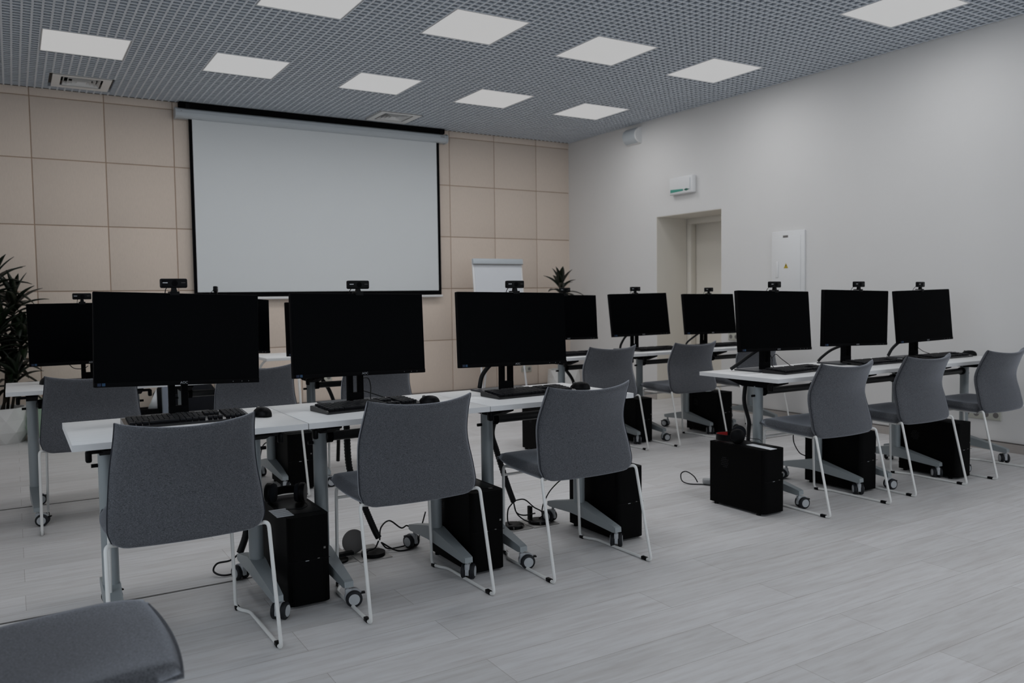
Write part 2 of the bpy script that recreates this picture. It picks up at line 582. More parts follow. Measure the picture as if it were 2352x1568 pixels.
def make_vent():
    o = thing('ceiling_vent', '', 'air vent')
    f = MB()

    def ring(b0, b1, z0, z1, m):
        """square ring sloping from half-size b0 at z0 to b1 at z1"""
        A = [(-b0, -b0, z0), (b0, -b0, z0), (b0, b0, z0), (-b0, b0, z0)]
        B = [(-b1, -b1, z1), (b1, -b1, z1), (b1, b1, z1), (-b1, b1, z1)]
        A2 = [(x, y, z + 0.003) for x, y, z in A]; B2 = [(x, y, z + 0.003) for x, y, z in B]
        f.add(A + B + A2 + B2, [[i, (i + 1) % 4, 4 + (i + 1) % 4, 4 + i] for i in range(4)] +
              [[8 + i, 8 + (i + 1) % 4, 12 + (i + 1) % 4, 12 + i] for i in range(4)], m)
    ring(0.23, 0.165, 0.0, 0.004, VENTW)
    ring(0.23, 0.23, 0.0, 0.02, VENTW)
    f.build('frame', o)
    for q, s in enumerate((0.148, 0.112, 0.076, 0.040)):
        f = MB(); ring(s, s - 0.016, 0.004, 0.034, VENTW); f.build('cone_blade', o)
    f = MB(); f.box((0, 0, 0.07), (0.44, 0.44, 0.02), BLACKM); f.build('duct_box', o)
    return o


for (x, y), lab in zip(vents, ('white square air diffuser in the ceiling over the tall plant side',
                               'white square air diffuser in the ceiling above the projection screen case')):
    place('ceiling_vent', make_vent, lab, (x, y, C - 0.004), 0, 'ceiling air diffusers')

# ------------------------------------------------------------------ projection screen
ps = thing('wall_mounted_screen', 'large white pull-down projection screen hanging on the panelled back wall', 'projection screen', (2.93, D, 2.1))


def rel(o, p):
    return (p[0] - o.location.x, p[1] - o.location.y, p[2] - o.location.z)


b = MB(); b.prism([(D - 0.10, 2.985), (D - 0.125, 3.0), (D - 0.13, 3.03), (D - 0.125, 3.062), (D - 0.10, 3.078), (D - 0.02, 3.078), (D - 0.02, 2.985)], 1.452, 4.40, ALU)
for x in (1.444, 4.404):
    b.prism([(D - 0.105, 2.98), (D - 0.132, 2.998), (D - 0.137, 3.03), (D - 0.132, 3.064), (D - 0.105, 3.083), (D - 0.018, 3.083), (D - 0.018, 2.98)], x - 0.008, x + 0.008, ALU)
b.box((4.34, D - 0.131, 3.045), (0.05, 0.003, 0.006), LIDG)
b.box((1.49, D - 0.131, 3.045), (0.006, 0.003, 0.006), LIDG)
o = b.build('case', ps); o.location = -ps.location
b = MB(); b.box((2.925, D - 0.07, 3.113), (2.90, 0.09, 0.055), BLACKM); o = b.build('case_shade_block', ps); o.location = -ps.location  # black box stands in for the shade between case and ceiling
b = MB(); b.box((2.943, D - 0.06, 2.13), (2.69, 0.003, 1.715), SCREENW); o = b.build('screen_cloth', ps); o.location = -ps.location
b = MB()
for x in (1.581, 4.307):
    b.box((x, D - 0.06, 2.105), (0.034, 0.003, 1.765), BLACKM)
b.box((2.944, D - 0.06, 1.247), (2.692, 0.0032, 0.05), BLACKM)
o = b.build('black_border', ps); o.location = -ps.location
b = MB(); b.cyl((1.555, D - 0.06, 1.207), (4.335, D - 0.06, 1.207), 0.014, WHITEP); o = b.build('bottom_bar', ps); o.location = -ps.location
for x in (1.55, 4.33):
    b = MB(); b.box((x, D - 0.118, 3.10), (0.04, 0.02, 0.05), BLACKP)
    o = b.build('bracket', ps); o.location = -ps.location

# ------------------------------------------------------------------ door wall fittings
es = thing('exit_sign', 'white emergency light box with a green stripe and arrow above the door', 'sign', (W, 6.60, 2.355))
b = MB(); b.box((-0.03, 0, 0), (0.058, 0.36, 0.185), WHITEP, 0.012); b.build('housing', es)
b = MB()
b.prism([(0.155, -0.07), (0.155, -0.035), (-0.04, -0.045), (-0.04, -0.064)], -0.0605, -0.0592, GREEN)
b.prism([(-0.05, -0.054), (-0.085, -0.042), (-0.14, -0.055), (-0.085, -0.068)], -0.0605, -0.0592, GREEND)
b.build('arrow_print', es)
b = MB(); b.box((-0.0595, -0.145, 0), (0.0015, 0.008, 0.13), ALU); b.build('edge_line', es)

ep = thing('electrical_panel', 'white electrical cabinet with a yellow warning triangle on the door wall', 'electrical cabinet', (W, 5.205, 1.37))
b = MB(); b.box((-0.012, 0, 0.0), (0.023, 0.375, 0.79), WHITEP, 0.004); b.build('frame', ep)
b = MB(); b.box((-0.0265, 0.0, -0.012), (0.005, 0.30, 0.72), WHITEP, 0.002); dr = b.build('door', ep)
b = MB(); b.box((-0.0325, 0.115, 0.04), (0.007, 0.03, 0.15), ADAPT if False else WHITEP, 0.003); b.build('handle', dr)
b = MB(); b.box((-0.0295, 0.02, 0.345), (0.001, 0.058, 0.02), LIDG); b.build('name_plate', dr)
b = MB(); b.prism([(0.038, 0.05), (-0.012, 0.05), (0.013, 0.098)], -0.0296, -0.0291, YELLOW)
b.prism([(0.02, 0.06), (0.012, 0.072), (0.018, 0.074), (0.010, 0.087), (0.008, 0.073), (0.014, 0.07)], -0.0302, -0.0297, BLACKM); b.build('warning_sticker', dr)

sp = thing('wall_speaker', 'white half-round loudspeaker high on the door wall near the back corner', 'speaker', (W, 7.41, 3.012))
b = MB(); arc = [(-0.095 * math.sin(PI * k / 16), 0.092 * math.cos(PI * k / 16)) for k in range(17)]
b.prism(arc, -0.115, 0.115, WHITEP, axis='y'); b.build('housing', sp)
b = MB()
g = [(-0.0965 * math.sin(PI * (k + 2) / 16), 0.0935 * math.cos(PI * (k + 2) / 16)) for k in range(13)]
b.prism(g + [(-0.06, 0)], -0.095, 0.1165, ALU, axis='y'); b.build('grille', sp)

for (y, z, n, lab) in ((3.40, 0.262, 4, 'row of four wall sockets low on the door wall behind the last desk'),
                       (5.885, 0.755, 2, 'double wall socket on the door wall beside the door opening')):
    so = thing('wall_socket', lab, 'socket', (W, y, z), 0, 'wall sockets')
    b = MB(); b.box((-0.006, 0, 0), (0.011, 0.072 * n, 0.075), SOCKET, 0.003); b.build('plate', so)
    for q in range(n):
        b = MB(); b.cyl((-0.0119, (q - (n - 1) / 2) * 0.072, 0), (-0.0109, (q - (n - 1) / 2) * 0.072, 0), 0.021, LIDG); b.build('socket_face', so)
for (x, z, lab) in ((5.53, 0.27, 'double wall socket low on the panelled wall behind the flip chart'),
                    (2.91, 0.325, 'double wall socket low on the panelled wall below the projection screen')):
    so = thing('wall_socket', lab, 'socket', (x, D, z), 0, 'wall sockets')
    b = MB(); b.box((0, -0.006, 0), (0.145, 0.011, 0.075), SOCKET, 0.003); b.build('plate', so)
    for q in (-1, 1):
        b = MB(); b.cyl((q * 0.036, -0.0119, 0), (q * 0.036, -0.0109, 0), 0.021, LIDG); b.build('socket_face', so)

# ------------------------------------------------------------------ flip chart
fc = thing('flip_chart', 'white flip chart board on thin legs in front of the panelled wall', 'flip chart', (4.81, 8.2, 0))
L = Matrix.Translation((0, 0, 1.62)) @ Matrix.Rotation(math.radians(-6), 4, 'X')
b = MB(); b.box((0, 0.008, -0.50), (0.665, 0.016, 1.0), WHITEP, 0.004, M=L); b.build('board', fc)
b = MB(); b.box((0, -0.012, -0.028), (0.665, 0.03, 0.062), ALU, 0.004, M=L)
b.box((0, -0.022, -0.062), (0.66, 0.012, 0.006), LIDG, M=L); b.build('paper_clamp', fc)
b = MB(); b.box((0, -0.003, -0.50), (0.62, 0.004, 0.86), PAPER, M=L); b.build('paper_pad', fc)
b = MB(); b.cyl((0.30, -0.004, 1.5), (0.30, -0.0041, 1.5), 0.001, LIDG)
for x0, y0, x1, y1 in ((-0.22, 0.06, -0.245, -0.04), (0.27, 0.06, 0.37, -0.04), (0.0, 0.10, 0.03, 0.42)):
    bb = MB(); bb.cyl((x0, y0, 1.30), (x1, y1, 0.0), 0.011, PAPER); bb.build('leg', fc)

# ------------------------------------------------------------------ plants


def leaf(b, base, az, el, ln, wd, droop, m=None):
    """arching lance leaf with a folded midrib, real thickness"""
    m = m or LEAF
    n = 8
    d = Vector((math.cos(az), math.sin(az), 0)); up = Vector((0, 0, 1)); side = Vector((-math.sin(az), math.cos(az), 0))
    p = Vector(base); a = el
    pts = []
    for k in range(n + 1):
        t = k / n
        w = wd * max(0.04, math.sin(PI * min(1, t * 0.93 + 0.07)) ** 0.8)
        pts.append((p.copy(), w, a))
        p = p + (d * math.cos(a) + up * math.sin(a)) * (ln / n)
        a -= droop / n
    vs = []
    for q, w, a in pts:
        nrm = (-d * math.sin(a) + up * math.cos(a))
        vs += [q + side * w + nrm * w * 0.35, q, q - side * w + nrm * w * 0.35, q - nrm * 0.003]
    fs = []
    for k in range(n):
        o = 4 * k; e = o + 4
        fs += [[o, o + 1, e + 1, e], [o + 1, o + 2, e + 2, e + 1], [o + 2, o + 3, e + 3, e + 2], [o + 3, o, e, e + 3]]
    fs += [[0, 3, 2, 1], [4 * n, 4 * n + 1, 4 * n + 2, 4 * n + 3]]
    b.add(vs, fs, m, True)


def faceted_pot(o, r, h):
    n = 9
    prof = [(0.78, 0.0, 0.0), (1.0, 0.33, 0.5), (1.0, 0.66, 0.0), (0.94, 1.0, 0.5)]
    vs = []; rings = []
    for rr, z, ph in prof:
        for i in range(n):
            t = 2 * PI * (i + ph) / n
            vs.append((r * rr * math.cos(t), r * rr * math.sin(t), h * z))
    fs = [list(range(n))[::-1]]
    for k in range(3):
        sh = 1 if prof[k][2] > prof[k + 1][2] else 0
        for i in range(n):
            j = (i + 1) % n
            a0, a1 = k * n + i, k * n + j
            if prof[k][2] < prof[k + 1][2]:
                fs += [[a0, a1, (k + 1) * n + i], [a1, (k + 1) * n + j, (k + 1) * n + i]]
            else:
                fs += [[a0, (k + 1) * n + j, (k + 1) * n + i], [a0, a1, (k + 1) * n + j]]
    # rim and inside
    o2 = len(vs)
    for i in range(n):
        t = 2 * PI * (i + 0.5) / n
        vs.append((r * 0.86 * math.cos(t), r * 0.86 * math.sin(t), h))
    for i in range(n):
        t = 2 * PI * (i + 0.5) / n
        vs.append((r * 0.84 * math.cos(t), r * 0.84 * math.sin(t), h * 0.86))
    for i in range(n):
        j = (i + 1) % n
        fs += [[3 * n + i, 3 * n + j, o2 + j, o2 + i], [o2 + i, o2 + j, o2 + n + j, o2 + n + i]]
    b = MB(); b.add(vs, fs, POTW); b.build('pot', o)
    b = MB(); b.cyl((0, 0, h * 0.84), (0, 0, h * 0.88), r * 0.85, SOIL); b.build('soil', o)


def plant(label, loc, potr, poth, canes, seed):
    rnd = random.Random(seed)
    o = thing('potted_dracaena', label, 'potted plant', loc, 0, 'potted dracaenas')
    faceted_pot(o, potr, poth)
    for (x0, y0, x1, y1, top, nl, ln) in canes:
        b = MB(); b.tube([(x0, y0, poth * 0.86), ((x0 + x1) / 2 + 0.01, (y0 + y1) / 2, (poth + top) / 2), (x1, y1, top)], 0.012, STEM, spline=True, n=8)
        b.build('cane', o)
        b = MB()
        for k in range(nl):
            t = k / (nl - 1)
            az = k * 2.399 + rnd.uniform(-.3, .3)
            el = math.radians(5 + 78 * t + rnd.uniform(-10, 10))
            l = ln * (1.05 - 0.35 * t) * rnd.uniform(0.85, 1.12)
            leaf(b, (x1, y1, top - 0.16 * (1 - t)), az, el, l, 0.033 * rnd.uniform(0.9, 1.25), math.radians(75 - 60 * t))
        b.build('leaf_rosette', o)
    return o


plant('tall leafy dracaena in a white faceted pot beside the mint green bean bag', (-0.12, 8.22, 0), 0.215, 0.30,
      [(-0.02, 0.0, -0.02, 0.02, 1.40, 26, 0.36), (0.05, 0.03, 0.13, 0.03, 1.20, 26, 0.36), (0.08, -0.05, 0.18, -0.06, 0.92, 26, 0.34),
       (-0.07, 0.04, -0.09, 0.05, 1.26, 24, 0.36), (-0.06, -0.05, 0.02, -0.10, 1.02, 26, 0.34), (0.02, 0.06, 0.06, 0.08, 0.74, 22, 0.32),
       (0.0, -0.06, 0.12, -0.08, 0.60, 20, 0.32)], 3)
plant('smaller dracaena in a white pot standing in the corner by the door wall', (5.80, 8.30, 0), 0.205, 0.28,
      [(0.0, 0.0, -0.03, 0.0, 1.33, 18, 0.33)], 11)

# ------------------------------------------------------------------ things along the back wall
po = thing('bean_bag', 'pale mint green bean bag between the tall plant and the second desk row', 'bean bag', (0.45, 8.22, 0))
b = MB(); b.lathe([(0.28, 0.0), (0.37, 0.04), (0.41, 0.12), (0.39, 0.23), (0.31, 0.33), (0.19, 0.40), (0.08, 0.43), (0.02, 0.435)], (0, 0, 0), GREENB, n=36); b.build('cushion', po)
b = MB(); b.cyl((0, 0, 0.435), (0, 0, 0.46), 0.02, GREENB); b.build('carry_loop', po)
po = thing('bean_bag', 'black bean bag slumped against the panelled wall behind the second row', 'bean bag', (1.40, 8.40, 0))
b = MB(); b.lathe([(0.2, 0.0), (0.27, 0.05), (0.30, 0.16), (0.29, 0.30), (0.22, 0.40), (0.10, 0.46), (0.02, 0.47)], (0, 0, 0), DARKF, n=32); b.build('cushion', po)
b = MB(); b.cyl((0, 0, 0.47), (0, 0, 0.50), 0.02, DARKF); b.build('carry_loop', po)
b = MB(); b.box((1.00, 8.22, 0.105), (0.24, 0.22, 0.19), BLACKM, 0.01); b.build('body', thing('equipment_case', 'small black case on the floor in front of the black bean bag', 'case', (0, 0, 0.0)))
b = MB(); b.box((1.00, 8.22, 0.205), (0.10, 0.02, 0.008), BLACKP, 0.002); b.build('handle', bpy.data.objects['equipment_case'])
b = MB(); b.add([(1.035, 8.16, 0.20), (1.11, 8.14, 0.20), (1.115, 8.22, 0.20), (1.04, 8.23, 0.20), (1.112, 8.17, 0.385), (1.085, 8.19, 0.30), (1.06, 8.18, 0.255)],
                [[0, 1, 4, 6], [1, 2, 4], [2, 5, 4], [2, 3, 6, 5], [5, 6, 4], [3, 0, 6], [0, 3, 2, 1]], PAPER, True)
tag(b.build('plastic_bag'), 'crumpled white plastic bag lying on the small black case', 'bag')
b = MB(); b.box((1.165, 8.04, 0.25), (0.052, 0.04, 0.50), PVC, 0.004); b.box((1.165, 8.04, 0.006), (0.14, 0.14, 0.012), PVC, 0.003)
tag(b.build('metal_post'), 'short grey metal post with a square foot beside the small black case', 'post')
wc = thing('low_cabinet', 'low white cabinet against the panelled wall beside the black bean bag', 'cabinet', (1.90, 8.45, 0))
b = MB(); b.box((0, 0, 0.20), (0.36, 0.4, 0.40), WHITEP, 0.004); b.build('body', wc)
b = MB(); b.box((0, -0.206, 0.20), (0.34, 0.01, 0.37), WHITEP, 0.003); b.build('door', wc)

# white table near the screen
tt_ = thing('side_table', 'plain white table with thin white legs standing near the projection screen', 'table', (2.30, 6.92, 0))
b = MB(); b.box((0, 0, 0.708), (1.15, 0.6, 0.024), DESKW, 0.002); b.build('tabletop', tt_)
for p in ([(-0.30, -0.22, 0.695), (-0.27, -0.22, 0.0)], [(-0.42, 0.2, 0.695), (-0.50, 0.22, 0.62), (-0.53, 0.22, 0.0)], [(0.42, -0.22, 0.695), (0.45, -0.22, 0)], [(0.42, 0.2, 0.695), (0.50, 0.22, 0.62), (0.53, 0.22, 0.0)]):
    b = MB(); b.tube(p, 0.010, WHITEM, fillet=0.05); b.build('leg', tt_)

# ------------------------------------------------------------------ training desks


def caster_mesh():
    b = MB(); r = 0.032
    for s in (-1, 1):
        b.lathe([(0.010, -0.010), (r - 0.004, -0.010), (r, -0.006), (r, 0.006), (r - 0.004, 0.010), (0.010, 0.010)], (s * 0.018, 0, r), TYRE, n=28, axis='x')
        b.lathe([(0.0005, 0.0), (0.020, 0.0), (0.0215, -0.002), (0.0215, -0.004)], (s * 0.0302 if s > 0 else -0.0262, 0, r), HUB, n=24, axis='x')
    hood = [((r + 0.004) * math.cos(t), r + (r + 0.003) * math.sin(t)) for t in [math.radians(-15 + 12 * k) for k in range(15)]]
    inn = [(0.018 * math.cos(t), r + 0.018 * math.sin(t)) for t in [math.radians(153 - 12 * k) for k in range(15)]]
    b.prism(hood + inn, -0.0072, 0.0072, FORK)
    b.box((0, 0.020, 0.056), (0.020, 0.026, 0.026), FORK, 0.004)
    b.cyl((0, 0.022, 0.060), (0, 0.022, 0.088), 0.007, FORK, n=12)
    b.box((0, -0.035, 0.048), (0.02, 0.018, 0.006), BLACKP, 0.002)
    return b


def make_desk():
    o = thing('training_desk', '', 'desk')
    b = MB(); b.box((0, 0, 0.7085), (0.794, 0.6, 0.023), DESKW, 0.0015, seg=1); top = b.build('tabletop', o)
    b = MB()
    for y in (-0.3003, 0.3003):
        b.box((0, y, 0.7085), (0.7935, 0.0008, 0.0222), DESKE)
    for x in (-0.3973, 0.3973):
        b.box((x, 0, 0.7085), (0.0008, 0.5995, 0.0222), DESKE)
    b.build('edge_band', top)
    b = MB(); b.cyl((-0.258, -0.05, 0.62), (0.232, -0.05, 0.62), 0.020, BEAMM, n=20)
    b.build('crossbeam', o)
    cm = None
    for s in (-1, 1):
        lx = -0.276 if s < 0 else 0.250
        b = MB(); b.cyl((lx, -0.05, 0.146), (lx, -0.05, 0.655), 0.0285, COLM, n=28)
        leg = b.build('leg', o)
        b = MB(); poly = [(-0.362, 0.078), (-0.360, 0.100), (-0.345, 0.105), (-0.075, 0.160), (-0.020, 0.162), (0.19, 0.116), (0.208, 0.111), (0.210, 0.090), (0.19, 0.086), (-0.02, 0.100), (-0.075, 0.098), (-0.34, 0.074)]
        # tapered plan: wide at the column, narrow at the tips
        def wdt(y):
            return 0.031 - 0.013 * min(1, abs(y + 0.05) / 0.29)
        n = len(poly)
        vs = [(lx - wdt(p[0]), p[0], p[1]) for p in poly] + [(lx + wdt(p[0]), p[0], p[1]) for p in poly]
        tops = [0, 1, 2, 3, 10, 11]; tops2 = [3, 4, 9, 10]; tops3 = [4, 5, 6, 7, 8, 9]
        fs = []
        for q in (tops, tops2, tops3):
            fs.append(q[::-1]); fs.append([n + i for i in q])
        fs += [[i, (i + 1) % n, n + (i + 1) % n, n + i] for i in range(n)]
        b.add(vs, fs, COLM); b.build('foot', leg)
        for y, rz in ((-0.345, 0), (0.185, 0)):
            if cm is None:
                cm = caster_mesh().build('caster', leg); c = cm
            else:
                c = cm.copy(); COL.objects.link(c); c.parent = leg
            a = math.radians({(-1, -0.345): 75, (1, -0.345): 140, (-1, 0.185): 110, (1, 0.185): 200}[(s, y)])
            c.rotation_euler = (0, 0, a)
            off = Matrix.Rotation(a, 3, 'Z') @ Vector((0, 0.022, 0))
            c.location = (lx - off.x, y - off.y, 0)
        b = MB()
        b.prism([(-0.25, 0.697), (-0.245, 0.682), (-0.14, 0.650), (0.05, 0.650), (0.17, 0.682), (0.2, 0.697)], lx - 0.028, lx + 0.028, BLACKM)
        b.cyl((lx - s * 0.03, -0.05, 0.62), (lx - s * 0.052, -0.05, 0.62), 0.026, BLACKM)
        tb = b.build('tilt_bracket', o)
        b = MB(); b.box((lx + s * 0.045, -0.20, 0.676), (0.05, 0.022, 0.014), BLACKP, 0.003); b.box((lx + s * 0.067, -0.20, 0.660), (0.02, 0.03, 0.04), BLACKP, 0.006)
        b.build('release_lever', tb)
        b = MB(); b.cyl((lx + s * 0.0287, -0.05, 0.60), (lx + s * 0.05, -0.05, 0.60), 0.007, BLACKP); b.build('pivot_bolt', leg)
    return o


NEARL = 'nearer row away from the door wall'
NEARR = 'nearer row by the door wall'
FARL = 'farther row away from the door wall'
FARR = 'farther row by the door wall'
PLACE = {0: 'outer', 1: 'middle', 2: 'aisle'}
PLACER = {0: 'aisle', 1: 'middle', 2: 'wall-end'}


def spot(row, i):
    if row in (NEARL, FARL):
        return PLACE[i]
    return PLACER[i]


ROWS = {NEARL: [(0.547, 3.35), (1.345, 3.35), (2.143, 3.35)], NEARR: [(3.955, 3.35), (4.751, 3.35), (5.547, 3.35)],
        FARL: [(0.349, 5.36), (1.147, 5.36), (1.945, 5.36)], FARR: [(3.965, 5.36), (4.763, 5.36), (5.561, 5.36)]}
for row, pts in ROWS.items():
    for i, (x, y) in enumerate(pts):
        place('desk', make_desk, 'white flip-top desk on casters, %s one of the %s' % (spot(row, i), row), (x, y, 0), 0, 'white training desks')

# ------------------------------------------------------------------ chairs


def smooth_profile(pts, v):
    """Catmull-Rom through (v, value)"""
    for k in range(len(pts) - 1):
        if v <= pts[k + 1][0]:
            break
    p1, p2 = pts[k], pts[k + 1]
    p0 = pts[k - 1] if k > 0 else (2 * p1[0] - p2[0], 2 * p1[1] - p2[1])
    p3 = pts[k + 2] if k + 2 < len(pts) else (2 * p2[0] - p1[0], 2 * p2[1] - p1[1])
    t = (v - p1[0]) / (p2[0] - p1[0])
    m1 = (p2[1] - p0[1]) / (p2[0] - p0[0]) * (p2[0] - p1[0]); m2 = (p3[1] - p1[1]) / (p3[0] - p1[0]) * (p2[0] - p1[0])
    return (2 * t ** 3 - 3 * t * t + 1) * p1[1] + (t ** 3 - 2 * t * t + t) * m1 + (-2 * t ** 3 + 3 * t * t) * p2[1] + (t ** 3 - t * t) * m2


def make_chair():
    o = thing('training_chair', '', 'chair')
    # backrest: waisted cushion, edges wrapped forward, top corners drawn up
    yp = [(0, 0.118), (0.25, 0.142), (0.55, 0.166), (0.8, 0.136), (1, 0.098)]
    wp = [(0, 0.236), (0.10, 0.247), (0.5, 0.234), (0.85, 0.220), (1, 0.217)]
    nu, nv = 30, 34
    fr, bk = [], []
    for j in range(nv + 1):
        t_ = j / nv
        v = t_ + 0.9 * math.sin(2 * PI * t_) * -1 / (2 * PI)
        for i in range(nu + 1):
            u = -1 + 2 * i / nu
            wv = smooth_profile(wp, v)
            x = u * wv
            q = 1 - u * u
            zb = 0.405 + 0.018 * max(0, (abs(u) - 0.80) / 0.20) ** 2
            zt = 0.812 - 0.024 * q ** 0.8
            z = zb + (zt - zb) * v
            yc = smooth_profile(yp, v) - (0.030 + 0.018 * v) * q
            eu = min(1, (1 - abs(u)) / 0.10 + 0.12); et = min(1, (1 - v) / 0.055 + 0.03); eb = min(1, v / 0.05 + 0.05)
            th = 0.019 * math.sqrt(1 - (1 - eu) ** 2) * math.sqrt(1 - (1 - et) ** 2) * math.sqrt(1 - (1 - eb) ** 2)
            fr.append((x, yc + th, z)); bk.append((x, yc - th, z))
    N = (nu + 1) * (nv + 1)
    fs = []
    for j in range(nv):
        for i in range(nu):
            a = j * (nu + 1) + i
            fs.append([a, a + 1, a + nu + 2, a + nu + 1])
            fs.append([N + a, N + a + nu + 1, N + a + nu + 2, N + a + 1])
    rim = [i for i in range(nu + 1)] + [j * (nu + 1) + nu for j in range(1, nv + 1)] + [nv * (nu + 1) + i for i in range(nu - 1, -1, -1)] + [j * (nu + 1) for j in range(nv - 1, 0, -1)]
    for k in range(len(rim)):
        p, q = rim[k], rim[(k + 1) % len(rim)]
        fs.append([p, q, N + q, N + p])
    b = MB(); b.add(fr + bk, fs, FAB, True); back = b.build('backrest', o)
    for s in (0, 1):
        b = MB()
        col = [j * (nu + 1) + (nu if s else 0) for j in range(1, nv)]
        pts = [Vector(bk[c]) + Vector((0.0008 * (1 if s else -1), -0.0005, 0)) for c in col]
        b.tube(pts, 0.0016, PIPING, n=6); b.build('seam_piping', back)
    # seat cushion
    n1, n2 = 26, 26
    top, bot = [], []
    for j in range(n2 + 1):
        for i in range(n1 + 1):
            u = -1 + 2 * i / n1; v = -1 + 2 * j / n2
            # squircle mapping for rounded corners
            x = u * math.sqrt(1 - 0.16 * v * v); y = v * math.sqrt(1 - 0.16 * u * u)
            e = min(1, max(0, 1 - max(abs(u), abs(v))) / 0.14)
            r = math.sqrt(1 - (1 - e) ** 2)
            yy = 0.334 + 0.196 * y; tl = 0.002 + 0.017 * (v + 1) / 2
            nose = max(0, (v - 0.35) / 0.65)
            zt = 0.432 + tl + 0.027 * r - 0.008 * (1 - u * u) * (1 - v * v) - 0.014 * nose ** 2
            zb = 0.425 + tl - 0.022 * r + 0.006 * nose
            top.append((x * 0.250, yy, zt)); bot.append((x * 0.250, yy, zb))
    N = (n1 + 1) * (n2 + 1); fs = []
    for j in range(n2):
        for i in range(n1):
            a = j * (n1 + 1) + i
            fs.append([a, a + 1, a + n1 + 2, a + n1 + 1]); fs.append([N + a, N + a + n1 + 1, N + a + n1 + 2, N + a + 1])
    rim = [i for i in range(n1 + 1)] + [j * (n1 + 1) + n1 for j in range(1, n2 + 1)] + [n2 * (n1 + 1) + i for i in range(n1 - 1, -1, -1)] + [j * (n1 + 1) for j in range(n2 - 1, 0, -1)]
    for k in range(len(rim)):
        p, q = rim[k], rim[(k + 1) % len(rim)]
        fs.append([p, q, N + q, N + p])
    b = MB(); b.add(top + bot, fs, FAB, True); b.build('seat', o)
    # sled frame, one bent rod per side
    R = 0.0068
    for s in (-1, 1):
        b = MB()
        b.tube([(s * 0.19, 0.17, 0.400), (s * 0.255, 0.100, 0.424), (s * 0.26, 0.0, R), (s * 0.252, 0.395, R), (s * 0.222, 0.435, R + 0.002),
                (s * 0.218, 0.482, R + 0.002), (s * 0.211, 0.490, 0.408), (s * 0.20, 0.42, 0.412), (s * 0.19, 0.18, 0.401)], R, WHITEM, fillet=0.022, n=10)
        leg = b.build('sled_leg', o)
        for y0, y1, x in ((0.028, 0.062, 0.259), (0.452, 0.480, 0.2195)):
            b = MB(); b.box((s * x, (y0 + y1) / 2, 0.0077), (0.0165, y1 - y0, 0.0152), BLACKP, 0.003); b.build('glide', leg)
    b = MB(); b.cyl((-0.211, 0.489, 0.365), (0.211, 0.489, 0.365), 0.0058, WHITEM, n=10); b.build('crossbar', o)
    return o


CH = {NEARL: [(0.476, 2.742, 0.0), (1.333, 2.774, 0.0), (2.130, 2.752, 0.0)], NEARR: [(3.895, 2.765, 0.0), (4.683, 2.785, 0.0), (5.497, 2.76, 0.0)],
      FARL: [(0.345, 4.77, 0.0), (1.222, 4.80, 0.0), (1.99, 4.80, 0.0)], FARR: [(3.848, 4.757, 0.0), (4.656, 4.72, 0.0), (5.45, 4.75, 0.0)]}
for row, pts in CH.items():
    for i, (x, y, rz) in enumerate(pts):
        place('chair', make_chair, 'grey fabric chair at the %s desk, %s' % (spot(row, i), row), (x, y, 0), rz, 'grey training chairs')
fgc = place('chair', make_chair, 'grey fabric chair standing apart nearest the camera, only its seat in view', (-0.278, 1.935, 0), math.radians(-89), 'grey training chairs')
fgc.scale = (1, 1.05, 1)

# ------------------------------------------------------------------ monitors with webcams


def text_mesh(txt, size, m, name):
    cu = bpy.data.curves.new(name, 'FONT'); cu.body = txt; cu.size = size; cu.align_x = 'CENTER'; cu.align_y = 'CENTER'; cu.extrude = 0.0003
    to = bpy.data.objects.new(name, cu); COL.objects.link(to)
    me = bpy.data.meshes.new_from_object(to.evaluated_get(bpy.context.evaluated_depsgraph_get()))
    bpy.data.objects.remove(to)
    me.transform(Matrix.Rotation(PI / 2, 4, 'X'))
    me.materials.clear(); me.materials.append(m)
    return me


def make_monitor():
    o = thing('monitor', '', 'monitor')
    w, h = 0.612, 0.361
    b = MB(); b.box((0, 0.016, 0), (w, 0.030, h), BLACKM, 0.003); b.box((0, 0.042, 0.03), (0.34, 0.03, 0.20), BLACKM, 0.008)
    d = b.build('display', o)
    b = MB(); b.box((0, -0.0002, 0.0085), (w - 0.006, 0.0016, h - 0.022), BLACKG); b.build('screen', d)
    b = MB(); b.box((0, -0.0005, -h / 2 + 0.009), (w - 0.002, 0.003, 0.0165), BLACKM, 0.001); b.build('bottom_bezel', d)
    me = text_mesh('AOC', 0.013, LOGO, 'brand_logo'); lo = bpy.data.objects.new('brand_logo', me); COL.objects.link(lo); lo.parent = d; lo.location = (0.012, -0.0026, -h / 2 + 0.0092)
    b = MB(); b.box((-w / 2 + 0.018, -0.0023, -h / 2 + 0.010), (0.013, 0.0006, 0.011), BLUE2); b.box((-w / 2 + 0.033, -0.0023, -h / 2 + 0.010), (0.011, 0.0006, 0.011), BLUE); b.build('sticker', d)
    for x in (0.20, 0.235, 0.262):
        b = MB(); b.cyl((x, -0.0028, -h / 2 + 0.008), (x, -0.0018, -h / 2 + 0.008), 0.0012, LOGO, n=8); b.build('control_mark', d)
    # stand: two uprights around a cable slot
    b = MB(); b.box((0, 0.085, 0.028), (0.074, 0.030, 0.045), BLACKM, 0.004)
    for s in (-1, 1):
        b.box((s * 0.0245, 0.085, 0.19), (0.024, 0.028, 0.30), BLACKM, 0.003)
    b.box((0, 0.078, 0.315), (0.09, 0.04, 0.10), BLACKM, 0.004)
    b.build('stand_column', o)
    b = MB(); b.prism([(-0.135, 0.005), (-0.12, 0.0), (0.12, 0.0), (0.135, 0.005), (0.14, 0.20), (-0.14, 0.20)], 0.0005, 0.008, GREYB, axis='z')
    b.build('stand_base', o)
    return o


